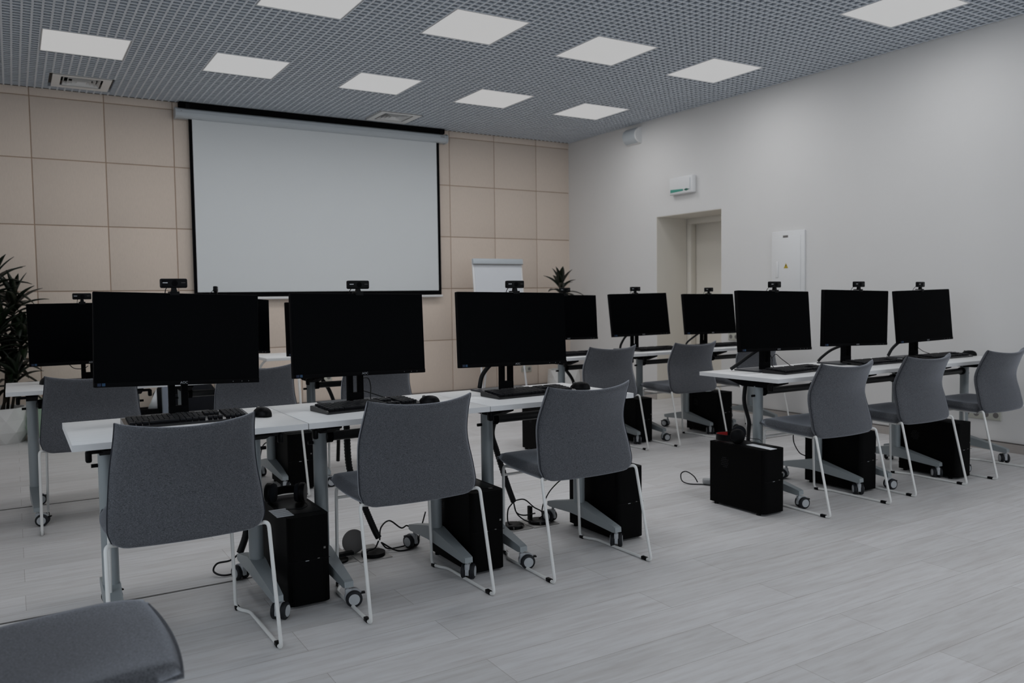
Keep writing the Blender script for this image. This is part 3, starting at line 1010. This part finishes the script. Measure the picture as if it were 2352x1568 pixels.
def make_webcam():
    o = thing('webcam', '', 'webcam')
    b = MB(); b.box((0, 0, 0.038), (0.100, 0.024, 0.037), BLACKP, 0.006, seg=3); bd = b.build('body', o)
    b = MB(); b.cyl((0.002, -0.0128, 0.038), (0.002, -0.0115, 0.038), 0.0115, BLACKM, n=24); b.build('lens', bd)
    b = MB(); b.box((-0.033, -0.0123, 0.040), (0.018, 0.0006, 0.0034), LOGOW); b.box((0.034, -0.0123, 0.040), (0.015, 0.0006, 0.0014), LIDG); b.build('print_mark', bd)
    b = MB(); b.prism([(-0.008, 0.020), (0.008, 0.020), (0.011, 0.006), (-0.011, 0.006)], -0.009, 0.009, BLACKP, axis='y'); b.build('neck', o)
    b = MB(); b.box((0, 0.004, 0.003), (0.036, 0.045, 0.006), BLACKP, 0.001); b.box((0, -0.0165, -0.004), (0.036, 0.004, 0.012), BLACKP, 0.001); b.build('clip', o)
    b = MB(); b.tube([(-0.012, 0.012, 0.034), (-0.022, 0.022, 0.022), (-0.026, 0.034, 0.008), (-0.024, 0.045, -0.02), (-0.01, 0.05, -0.06)], 0.0018, CABLE, spline=True, n=6); b.build('cable', o)
    return o


# row, index, x, display y, centre height, yaw, tilt, roll, webcam x, webcam yaw
MON = [(NEARL, 0, 0.560, 3.43, 1.042, 0.9, 3.8, -1.9, 0.541, 0), (NEARL, 1, 1.305, 3.42, 1.034, 0.5, 4.7, -0.85, 1.304, 0),
       (NEARL, 2, 2.097, 3.42, 1.033, 0.0, 4.6, -1.0, 2.116, 0), (NEARR, 0, 3.915, 3.375, 1.025, -0.6, 5.3, -1.1, 3.93, 3),
       (NEARR, 1, 4.690, 3.38, 1.022, -2.7, 0.2, -1.3, 4.715, 2), (NEARR, 2, 5.456, 3.39, 1.020, -1.1, 5.1, 0.9, 5.44, 10),
       (FARL, 0, 0.375, 5.43, 1.007, 0, 5, 0.3, 0.355, -4), (FARL, 1, 1.215, 5.42, 1.033, 30, 4, -4.3, 1.08, 45),
       (FARL, 2, 1.855, 5.42, 0.990, 0, 5, -0.5, None, 0), (FARR, 0, 3.800, 5.39, 1.018, 0, 5, -1.0, 3.80, 0),
       (FARR, 1, 4.565, 5.385, 1.024, -1.9, 8, 0.55, 4.54, 0), (FARR, 2, 5.372, 5.375, 1.012, -0.8, 7.6, -0.6, 5.385, 4)]
for row, i, x, y, zc, yaw, tilt, roll, wx, wyaw in MON:
    lab = ('black monitor turned askew on the %s desk, %s' if yaw > 20 else 'black monitor on the %s desk, %s') % (spot(row, i), row)
    m = place('monitor', make_monitor, lab, (x, y, 0.7205), math.radians(yaw), 'black desktop monitors')
    d = child(m, 'display'); d.location = (0, 0, zc - 0.7205)
    d.rotation_euler = (-math.radians(tilt), -math.radians(roll), 0)
    if wx is not None:
        # sits on the sloping top edge of its display
        M = Matrix.Translation((x, y, 0.7205)) @ Matrix.Rotation(math.radians(yaw), 4, 'Z') @ Matrix.Translation((0, 0, zc - 0.7205)) @ Euler(d.rotation_euler).to_matrix().to_4x4()
        p = M @ Vector((wx - x, 0.012, 0.1812))
        nm = {45: 'black webcam turned sideways atop the %s monitor, %s'}.get(wyaw, 'black webcam atop the %s monitor, %s')
        place('webcam', make_webcam, nm % (spot(row, i), row), (p.x, p.y, p.z + 0.001), math.radians(wyaw + yaw), 'webcams on the monitors')

# ------------------------------------------------------------------ keyboards and mice


def make_keyboard():
    o = thing('keyboard', '', 'keyboard')
    w, d = 0.455, 0.165
    b = MB(); b.prism([(-d / 2, 0.002), (-d / 2 + 0.004, 0.0005), (d / 2 - 0.004, 0.0005), (d / 2, 0.004), (d / 2, 0.022), (d / 2 - 0.012, 0.024), (-d / 2 + 0.02, 0.014), (-d / 2, 0.009)], -w / 2, w / 2, GLOSSB)
    b.build('case', o)
    b = MB()
    rnd = random.Random(5)

    def zs(y):
        return 0.014 + (y + d / 2 - 0.02) / (d - 0.032) * 0.010
    blocks = [(-0.212, 0.060, 15, range(1, 6)), (0.068, 0.125, 3, (1, 3, 4, 5)), (0.135, 0.212, 4, range(1, 6))]
    for x0, x1, n, rows in blocks:
        for r in rows:
            y = -0.078 + 0.0235 * r
            kw = (x1 - x0) / n
            if r == 1 and n == 15:
                segs = [(0, 1.3), (1.3, 2.5), (2.5, 3.8), (3.8, 9.8), (9.8, 11), (11, 12.3), (12.3, 13.6), (13.6, 15)]
            else:
                segs = [(k, k + 1) for k in range(n)]
            for a, c in segs:
                if n == 3 and r == 3:
                    continue
                z = zs(y)
                b.box((x0 + kw * (a + c) / 2, y, z + 0.004), (kw * (c - a) - 0.003, 0.0195, 0.007), KEYM)
        for k in range(n):
            if k % 5 != 4 or n < 10:
                y = -0.078 + 0.0235 * 6 + 0.003; kw = (x1 - x0) / n
                b.box((x0 + kw * (k + .5), y, zs(y) + 0.003), (kw - 0.003, 0.013, 0.005), KEYM)
    b.build('keys', o)
    return o


def make_mouse():
    o = thing('computer_mouse', '', 'computer mouse')
    b = MB(); n = 18; vs = []; fs = []
    for j in range(9):
        t = j / 8 * PI / 2
        for i in range(n):
            a = 2 * PI * i / n
            vs.append((0.031 * math.cos(a) * math.cos(t) ** 0.7, 0.053 * math.sin(a) * math.cos(t) ** 0.8 - 0.006 * math.sin(t), 0.001 + 0.038 * math.sin(t)))
    for j in range(8):
        for i in range(n):
            fs.append([j * n + i, j * n + (i + 1) % n, (j + 1) * n + (i + 1) % n, (j + 1) * n + i])
    fs.append(list(range(n))[::-1])
    b.add(vs, fs, BLACKP, True); b.build('shell', o)
    b = MB(); b.cyl((-0.004, 0.026, 0.032), (0.004, 0.026, 0.032), 0.007, LIDG, n=14); b.build('scroll_wheel', o)
    return o


KB = [(NEARL, 0, 0.566, 3.385, 0), (NEARL, 1, 1.295, 3.335, 8), (NEARL, 2, 2.115, 3.315, 3), (NEARR, 0, 4.005, 3.29, 5), (NEARR, 1, 4.83, 3.34, 0),
      (NEARR, 2, 5.60, 3.34, 0), (FARR, 0, 3.79, 5.25, 0), (FARR, 1, 4.64, 5.28, 0), (FARR, 2, 5.44, 5.28, -3), (FARL, 0, 0.40, 5.27, 0), (FARL, 1, 1.17, 5.27, 0)]
for row, i, x, y, a in KB:
    place('keyboard', make_keyboard, 'black keyboard on the %s desk, %s' % (spot(row, i), row), (x, y, 0.7202), math.radians(a), 'black keyboards')
MS = [(NEARL, 0, 0.848, 3.35, 20), (NEARL, 1, 1.563, 3.28, 35), (NEARL, 2, 2.425, 3.33, 45), (NEARR, 1, 5.16, 3.31, 30), (NEARR, 2, 5.90, 3.33, 40), (FARL, 0, 0.150, 5.43, 20)]
for row, i, x, y, a in MS:
    place('mouse', make_mouse, 'black computer mouse on the %s desk, %s' % (spot(row, i), row), (x, y, 0.7202), math.radians(a), 'black computer mice')

# ------------------------------------------------------------------ computer towers


def make_tower():
    o = thing('computer_tower', '', 'computer tower')
    w, d, h = 0.165, 0.395, 0.345
    pl = [(w / 2, d / 2), (-w / 2, d / 2)]
    pl += [(-w / 2 + 0.03 - 0.03 * math.cos(math.radians(a)), -d / 2 + 0.022 - 0.022 * math.sin(math.radians(a))) for a in range(0, 91, 15)]
    pl += [(w / 2 - 0.03 + 0.03 * math.sin(math.radians(a)), -d / 2 + 0.022 - 0.022 * math.cos(math.radians(a))) for a in range(0, 91, 15)]
    b = MB(); b.prism(pl, 0.012, 0.012 + h, BLACKT, axis='z')
    b.box((0, 0.02, 0.0125 + h), (w - 0.03, d - 0.06, 0.003), BLACKP, 0.001); cs = b.build('case', o)
    b = MB(); b.box((0, -d / 2 - 0.0005, 0.185), (0.16, 0.003, 0.0015), BLACKP)
    b.box((-0.01, -d / 2 - 0.0012, 0.184), (0.014, 0.002, 0.003), LOGO); b.box((0.06, -d / 2 + 0.001, 0.225), (0.008, 0.003, 0.008), LIDG); b.box((0.035, -d / 2 - 0.001, 0.187), (0.008, 0.002, 0.003), LIDG); b.build('front_detail', o)
    b = MB()
    for r in range(6):
        for c in range(5):
            if (r - 2.5) ** 2 + (c - 2) ** 2 < 8:
                y = 0.06 + c * 0.011 + (r % 2) * 0.0055; z = 0.225 + r * 0.010
                b.box((-w / 2 - 0.0005, y, z), (0.001, 0.004, 0.003), VENTD)
    b.build('side_vent', o)
    for x in (-0.07, 0.07):
        for y in (-0.15, 0.16):
            b = MB(); b.cyl((x, y, 0), (x, y, 0.013), 0.012, BLACKP, n=12); b.build('foot', o)
    b = MB()
    for z in (0.05, 0.29):
        b.cyl((-w / 2 + 0.012, d / 2, z), (-w / 2 + 0.012, d / 2 + 0.008, z), 0.004, BLACKP, n=8)
    b.build('thumb_screw', o)
    return o


TW = [(NEARL, 0, 0.944, 3.272, 0), (NEARL, 1, 1.714, 3.227, 0), (NEARL, 2, 2.524, 3.253, 0), (NEARR, 0, 3.455, 3.178, 0), (NEARR, 1, 4.322, 3.22, 0), (NEARR, 2, 5.116, 3.10, 0),
      (FARL, 1, 1.503, 5.20, 0), (FARR, 0, 3.455, 5.20, 0), (FARR, 1, 4.318, 5.235, 0), (FARR, 2, 5.14, 5.15, -1)]
for row, i, x, y, a in TW:
    place('tower', make_tower, 'black computer tower under the %s desk, %s' % (spot(row, i), row), (x, y, 0), math.radians(a), 'black computer towers')

TZ = 0.3587
b = MB()
for q in range(5):
    b.box((3.447 - 0.002 * q, 3.135 - 0.036 * q, TZ + 0.0006), (0.052, 0.034, 0.0008), PAPER)
tag(b.build('label_sheet'), 'strip of white inventory labels on the tower with the red-lined headphones', 'label strip')
b = MB()
for q in range(5):
    b.box((0.866, 3.225 - 0.026 * q, TZ + 0.0006), (0.066, 0.020, 0.0008), PAPER)
tag(b.build('label_sheet'), 'strip of white inventory labels on the tower by the outer end desk', 'label strip')
for x, y, w_, lab in ((1.70, 3.07, 0.018, 'tiny pale label on top of the tower by the middle desk in the near row'),):
    b = MB(); b.box((x + 0.05, y, TZ + 0.0006), (w_, 0.016, 0.0008), LIDG); tag(b.build('label_sheet'), lab, 'label strip')
for x, y, lab in ((5.055, 5.10, 'white labels on top of the tower by the wall end desk, screen-side row'), (5.03, 3.10, 'white labels on top of the tower by the wall end desk, near row'), (4.23, 5.16, 'white labels on top of the tower by the middle desk, screen-side row')):
    b = MB()
    for q in range(5):
        b.box((x, y + 0.13 - 0.036 * q, TZ + 0.0006), (0.06, 0.032, 0.0008), PAPER)
    tag(b.build('label_sheet'), lab, 'label strip')

# ------------------------------------------------------------------ headphones


def make_headphones(name_label, loc, rz, lining, tilt=0):
    o = thing('headphones', name_label, 'headphones', loc, rz, 'headphones left on the towers')
    n = 20
    vs = []; inn = []
    R = 0.078; hw = 0.017
    pts = [(R * 0.92 * math.cos(t), 0.02 + R * 1.15 * math.sin(t)) for t in [math.radians(-8 + 196 * k / n) for k in range(n + 1)]]
    poly_o = pts; poly_i = [(x * 0.95, 0.02 + (y - 0.02) * 0.95) for x, y in pts]
    b = MB()
    for P_, Q_, m, z0, z1 in ((poly_o, [(x * 0.965, 0.02 + (y - .02) * 0.965) for x, y in pts], BLACKP, 0.028 - hw, 0.028 + hw),):
        for k in range(n):
            a, c = P_[k], P_[k + 1]; d_, e = Q_[k + 1], Q_[k]
            b.prism([a, c, d_, e], z0, z1, m, axis='z')
    b.build('headband', o)
    b = MB()
    Q_ = [(x * 0.962, 0.02 + (y - .02) * 0.962) for x, y in pts]; S_ = [(x * 0.90, 0.02 + (y - .02) * 0.90) for x, y in pts]
    for k in range(3, n - 3):
        b.prism([Q_[k], Q_[k + 1], S_[k + 1], S_[k]], 0.028 - hw * .8, 0.028 + hw * .85, lining, axis='z')
    b.build('headband_lining', o)
    for s in (-1, 1):
        b = MB()
        b.lathe([(0.001, -0.014), (0.034, -0.014), (0.041, -0.008), (0.041, 0.006), (0.036, 0.012)], (s * 0.068, -0.012, 0.041), BLACKP, n=28, axis='x')
        b.lathe([(0.020, -0.012), (0.036, -0.012), (0.040, 0.0), (0.036, 0.01), (0.020, 0.01)], (s * 0.052, -0.012, 0.041), DARKF, n=24, axis='x')
        c = b.build('ear_cup', o)
    b = MB(); b.tube([(0.07, -0.045, 0.02), (0.10, -0.075, 0.004), (0.085, -0.12, 0.003), (0.03, -0.135, 0.003)], 0.0018, CABLE, spline=True, n=6); b.build('cable', o)
    return o


make_headphones('black headphones with a red lined band lying on the aisle end tower', (3.452, 3.255, TZ + 0.001), math.radians(40), RED)
make_headphones('black headphones lying on the tower by the outer end desk', (0.935, 3.335, TZ + 0.001), math.radians(-30), BLACKP)
make_headphones('black headphones with a dark red band on the tower half behind the middle chair', (1.665, 3.30, TZ + 0.001), math.radians(-15), DRED)

# ------------------------------------------------------------------ cables, floor boxes


def cable(name, pts, r, label, cat='cable', rib=False, grp='cables under the desks', extra=()):
    b = MB()
    if rib:
        b.tube(pts, r, CABLE, spline=True, n=12, res=26, rfun=lambda i: r * (1.0 if i % 2 else 0.86))
    else:
        b.tube(pts, r, CABLE, spline=True, n=8, res=8)
    for e in extra:
        b.tube(e, r, CABLE, spline=True, n=8, res=8)
    return tag(b.build(name), label, cat, grp)


cable('cable_sleeve', [(1.302, 3.62, 0.69), (1.302, 3.62, 0.58), (1.308, 3.61, 0.40), (1.36, 3.6, 0.25), (1.415, 3.6, 0.11), (1.435, 3.59, 0.062)], 0.016, 'ribbed black cable sleeve dropping from the middle desk to a floor box', 'cable sleeve', True, 'cable sleeves')
cable('cable_sleeve', [(2.03, 3.40, 0.66), (2.05, 3.52, 0.60), (2.065, 3.6, 0.50), (2.09, 3.6, 0.41), (2.15, 3.6, 0.23), (2.19, 3.6, 0.125)], 0.016, 'ribbed black cable sleeve dropping from the aisle end desk of the near row', 'cable sleeve', True, 'cable sleeves')
cable('cable_sleeve', [(0.83, 3.60, 0.69), (0.838, 3.60, 0.5), (0.842, 3.60, 0.3), (0.828, 3.60, 0.18), (0.80, 3.60, 0.10)], 0.016, 'black cable sleeve behind the tower of the outer end desk', 'cable sleeve', True, 'cable sleeves')
cable('cable_sleeve', [(3.745, 3.44, 0.69), (3.745, 3.46, 0.62), (3.752, 3.47, 0.53), (3.80, 3.48, 0.42), (3.822, 3.50, 0.36), (3.828, 3.52, 0.22), (3.80, 3.54, 0.02)], 0.013, 'black cable sleeve hanging in front of the leg of the nearest door-side desk', 'cable sleeve', True, 'cable sleeves')
cable('cable_sleeve', [(3.73, 5.47, 0.69), (3.80, 5.50, 0.645), (3.90, 5.54, 0.57), (4.00, 5.58, 0.46), (4.05, 5.62, 0.28), (4.06, 5.64, 0.03)], 0.014, 'black cable sleeve slanting down under the aisle desk, farther row by the door wall', 'cable sleeve', True, 'cable sleeves')
cable('cable_sleeve', [(1.775, 5.50, 0.69), (1.81, 5.51, 0.64), (1.87, 5.53, 0.55), (1.92, 5.56, 0.42), (1.95, 5.60, 0.22), (1.95, 5.62, 0.03)], 0.014, 'black cable sleeve slanting down under the aisle desk, farther row away from the door wall', 'cable sleeve', True, 'cable sleeves')
cable('power_cable', [(1.44, 3.59, 0.05), (1.46, 3.62, 0.10), (1.52, 3.66, 0.115), (1.58, 3.66, 0.07), (1.615, 3.66, 0.075), (1.635, 3.62, 0.04), (1.60, 3.58, 0.012), (1.52, 3.57, 0.006), (1.47, 3.575, 0.010), (1.445, 3.585, 0.04)], 0.0038,
      'tangle of black cables on the floor beside the open floor boxes', extra=([(1.445, 3.58, 0.04), (1.50, 3.53, 0.006), (1.57, 3.52, 0.006), (1.63, 3.58, 0.006), (1.70, 3.70, 0.02), (1.76, 3.76, 0.10)], [(1.43, 3.58, 0.05), (1.40, 3.55, 0.03), (1.36, 3.53, 0.03), (1.345, 3.52, 0.02)]))
cable('power_cable', [(2.20, 3.60, 0.13), (2.27, 3.62, 0.12), (2.33, 3.62, 0.07), (2.36, 3.60, 0.05), (2.36, 3.585, 0.03), (2.335, 3.58, 0.02)], 0.0036,
      'black cables looping from the sleeve into the round floor boxes', extra=([(2.185, 3.60, 0.12), (2.15, 3.59, 0.09), (2.14, 3.575, 0.03), (2.165, 3.565, 0.014)], [(2.19, 3.6, 0.12), (2.20, 3.59, 0.07), (2.24, 3.58, 0.05), (2.31, 3.58, 0.05)],
                                                                                [(2.19, 3.6, 0.12), (2.205, 3.59, 0.06), (2.25, 3.57, 0.02), (2.30, 3.56, 0.015)]))
cable('power_cable', [(2.50, 3.47, 0.235), (2.47, 3.54, 0.225), (2.43, 3.60, 0.16), (2.40, 3.62, 0.10), (2.375, 3.61, 0.06), (2.36, 3.59, 0.02)], 0.0034, 'black cable curving up to the back of the tower by the aisle end desk')
cable('power_cable', [(0.80, 3.62, 0.09), (0.77, 3.66, 0.055), (0.72, 3.68, 0.045), (0.70, 3.66, 0.02), (0.73, 3.62, 0.008), (0.80, 3.62, 0.006)], 0.0042, 'black cable loop on the floor behind the outer end desk')
cable('power_cable', [(3.63, 3.74, 0.012), (3.615, 3.76, 0.05), (3.59, 3.80, 0.075), (3.565, 3.82, 0.06), (3.555, 3.80, 0.02), (3.58, 3.76, 0.005), (3.64, 3.70, 0.005), (3.68, 3.60, 0.005)], 0.0036, 'black cable loop on the floor behind the aisle end tower, door-wall side')
cable('power_cable', [(4.25, 3.423, 0.32), (4.225, 3.46, 0.325), (4.20, 3.475, 0.30), (4.205, 3.475, 0.24), (4.225, 3.45, 0.18), (4.25, 3.423, 0.16)], 0.0034, 'black cable arching at the back of the tower by the middle desk, door-wall side')
cable('power_cable', [(4.44, 5.42, 0.02), (4.50, 5.50, 0.012), (4.58, 5.55, 0.008), (4.68, 5.56, 0.03), (4.80, 5.54, 0.09)], 0.004, 'black cable on the floor under the middle desk of the screen-side row', extra=([(4.55, 5.45, 0.01), (4.63, 5.44, 0.006), (4.72, 5.46, 0.006), (4.78, 5.50, 0.006)],))
cable('power_cable', [(1.37, 5.62, 0.0055), (1.35, 5.60, 0.10), (1.36, 5.57, 0.22), (1.40, 5.52, 0.31), (1.46, 5.405, 0.33)], 0.0042, 'black cables at the back of the tower in the screen-side row, middle desk', extra=([(1.38, 5.60, 0.0055), (1.39, 5.58, 0.12), (1.41, 5.54, 0.22), (1.45, 5.405, 0.26)],))
b = MB(); b.box((0, 0, 0.018), (0.20, 0.055, 0.032), ADAPT, 0.006)
pw = b.build('power_strip', loc=(3.735, 3.66, 0)); pw.rotation_euler = (0, 0, math.radians(-38)); tag(pw, 'grey power strip on the floor behind the aisle end tower, door-wall side', 'power strip')

fb1 = (1.225, 3.60)
for (x, y), lab, kind in (((1.215, 3.615), 'square floor box with its white round lid tipped up, near the middle desk', 0), ((1.375, 3.585), 'square floor box with a grey round lid standing open, near the middle desk', 1),
                          ((2.165, 3.575), 'round black floor box on a square plate right under a hanging cable sleeve', 2), ((2.325, 3.57), 'round black floor box with cables beside the rear caster of the aisle end desk', 3)):
    o = thing('floor_box', lab, 'floor box', (x, y, 0), 0, 'floor boxes')
    b = MB(); b.box((0, 0, 0.0016), (0.155, 0.235 if kind < 2 else 0.16, 0.003), METALP, 0.0008); b.build('plate', o)
    if kind == 0:
        b = MB(); b.cyl((0.0, -0.07, 0.003), (0.0, -0.07, 0.012), 0.05, BLACKP, n=28); b.build('well', o)
        b = MB(); b.lathe([(0.001, 0.0), (0.05, 0.0), (0.052, 0.003), (0.05, 0.006), (0.001, 0.007)], (0, 0, 0), WHITEP, n=32, M=Matrix.Translation((0.005, 0.06, 0.034)) @ Matrix.Rotation(math.radians(24), 4, 'X')); b.build('lid', o)
        b = MB(); b.prism([(-0.05, -0.004), (0.05, -0.004), (0.05, 0.01), (-0.05, 0.01)], -0.03, 0.0, BLACKP, axis='y', M=Matrix.Translation((0.03, -0.04, 0.022))); b.build('flap', o)
    elif kind == 1:
        b = MB(); b.cyl((0.01, -0.05, 0.003), (0.01, -0.05, 0.02), 0.055, BLACKP, n=28); b.build('well', o)
        b = MB(); b.lathe([(0.001, -0.003), (0.054, -0.003), (0.056, 0.0), (0.054, 0.003), (0.001, 0.003)], (0, 0, 0), LIDG, n=32, M=Matrix.Translation((-0.055, 0.03, 0.058)) @ Matrix.Rotation(math.radians(80), 4, 'X')); b.build('lid', o)
    else:
        b = MB(); b.lathe([(0.058, 0.0), (0.060, 0.006), (0.056, 0.014), (0.03, 0.015), (0.001, 0.015)], (0, -0.005, 0.003), BLACKP, n=32)
        for q in (-0.028, 0.028):
            b.box((q, -0.06, 0.012), (0.003, 0.008, 0.012), LIDG)
        b.build('well', o)
        if kind == 3:
            b = MB(); b.box((-0.035, 0.03, 0.05), (0.016, 0.03, 0.075), BLACKP, 0.003, M=Matrix.Rotation(0.0, 4, 'Y')); b.build('plug', o)

# thick cable arcs behind the monitors' stands, and thin ones
arcs = [(NEARL, 2, [(2.09, 3.508, 0.90), (2.045, 3.55, 0.86), (2.005, 3.58, 0.80), (1.992, 3.59, 0.734)], 0.011),
        (NEARR, 0, [(3.90, 3.47, 0.86), (3.84, 3.50, 0.82), (3.765, 3.53, 0.765), (3.72, 3.55, 0.733)], 0.011),
        (NEARR, 2, [(5.45, 3.49, 0.87), (5.40, 3.52, 0.85), (5.345, 3.56, 0.79), (5.32, 3.58, 0.733)], 0.011),
        (NEARR, 1, [(4.68, 3.48, 0.84), (4.635, 3.53, 0.81), (4.595, 3.57, 0.765), (4.575, 3.59, 0.733)], 0.009),
        (FARR, 1, [(4.55, 5.485, 0.87), (4.51, 5.52, 0.83), (4.48, 5.54, 0.77), (4.475, 5.55, 0.733)], 0.010),
        (FARR, 2, [(5.36, 5.475, 0.85), (5.31, 5.52, 0.80), (5.27, 5.55, 0.76), (5.25, 5.56, 0.732)], 0.009)]
for row, i, pts, r in arcs:
    cable('monitor_cable', pts, r, 'thick black cable arching behind the %s monitor, %s' % (spot(row, i), row), 'cable', False, 'cables behind the monitors')
thin = [(NEARL, 1, [(1.33, 3.505, 0.83), (1.372, 3.52, 0.83), (1.385, 3.52, 0.79), (1.375, 3.50, 0.755), (1.37, 3.485, 0.735)], [(1.345, 3.53, 0.775), (1.40, 3.53, 0.755), (1.45, 3.50, 0.735)]),
        (NEARR, 0, [(3.945, 3.475, 0.815), (3.99, 3.49, 0.815), (4.02, 3.495, 0.785), (4.022, 3.495, 0.745), (4.02, 3.47, 0.725)], [(4.022, 3.5, 0.785), (4.06, 3.5, 0.81), (4.11, 3.5, 0.78), (4.16, 3.47, 0.735)]),
        (FARL, 0, [(0.27, 5.47, 0.83), (0.30, 5.49, 0.80), (0.35, 5.50, 0.795), (0.375, 5.50, 0.81)], [(0.36, 5.50, 0.80), (0.34, 5.51, 0.78), (0.37, 5.52, 0.75)]),
        (NEARR, 2, [(5.49, 3.475, 0.80), (5.53, 3.45, 0.765), (5.60, 3.445, 0.745), (5.63, 3.435, 0.738)], [(5.49, 3.475, 0.80), (5.492, 3.48, 0.79), (5.494, 3.48, 0.77)])]
for row, i, p1, p2 in thin:
    cable('monitor_cable', p1, 0.0024, 'thin black cable curling beside the %s monitor, %s' % (spot(row, i), row), 'cable', False, 'cables behind the monitors', extra=(p2,))

# ------------------------------------------------------------------ daylight, camera, colour
w = bpy.data.worlds.new('sky'); SC.world = w; w.use_nodes = True
bg = w.node_tree.nodes['Background']
bg.inputs['Color'].default_value = (0.82, 0.91, 1.0, 1); bg.inputs['Strength'].default_value = 2.2
for y0, y1 in wins:
    l = bpy.data.lights.new('window_portal', 'AREA'); l.shape = 'RECTANGLE'; l.size = y1 - y0; l.size_y = 1.8
    l.cycles.is_portal = True
    o = bpy.data.objects.new('window_portal', l); COL.objects.link(o)
    o.location = (XL - 0.28, (y0 + y1) / 2, 1.7)
    o.rotation_euler = Euler((PI / 2, 0, -PI / 2))
for x0, x1 in added_rwins:
    l = bpy.data.lights.new('window_portal', 'AREA'); l.shape = 'RECTANGLE'; l.size = x1 - x0; l.size_y = 1.8
    l.cycles.is_portal = True
    o = bpy.data.objects.new('window_portal', l); COL.objects.link(o)
    o.location = ((x0 + x1) / 2, YB - 0.28, 1.7)
    o.rotation_euler = Euler((PI / 2, 0, 0))

f, yaw, pitch, roll = 1880.5488, 0.5471558, 0.05547197, 0.01299854
fw = Vector((math.sin(yaw) * math.cos(pitch), math.cos(yaw) * math.cos(pitch), -math.sin(pitch)))
r = Vector((math.cos(yaw), -math.sin(yaw), 0)); dn = fw.cross(r)
r2 = r * math.cos(roll) + dn * math.sin(roll); d2 = -r * math.sin(roll) + dn * math.cos(roll)
M = Matrix((r2, -d2, -fw)).transposed().to_4x4(); M.translation = (0, 0, H)
cam = bpy.data.cameras.new('camera'); co = bpy.data.objects.new('camera', cam); COL.objects.link(co)
co.matrix_world = M
cam.sensor_width = 36; cam.lens = f * 36 / 2352; cam.clip_start = 0.05
cam.dof.use_dof = True; cam.dof.focus_distance = 3.6; cam.dof.aperture_fstop = 3.5
SC.camera = co
vs = SC.view_settings
vs.view_transform = 'Standard'; vs.look = 'None'; vs.exposure = 0.0; vs.gamma = 1.0; vs.use_curve_mapping = False
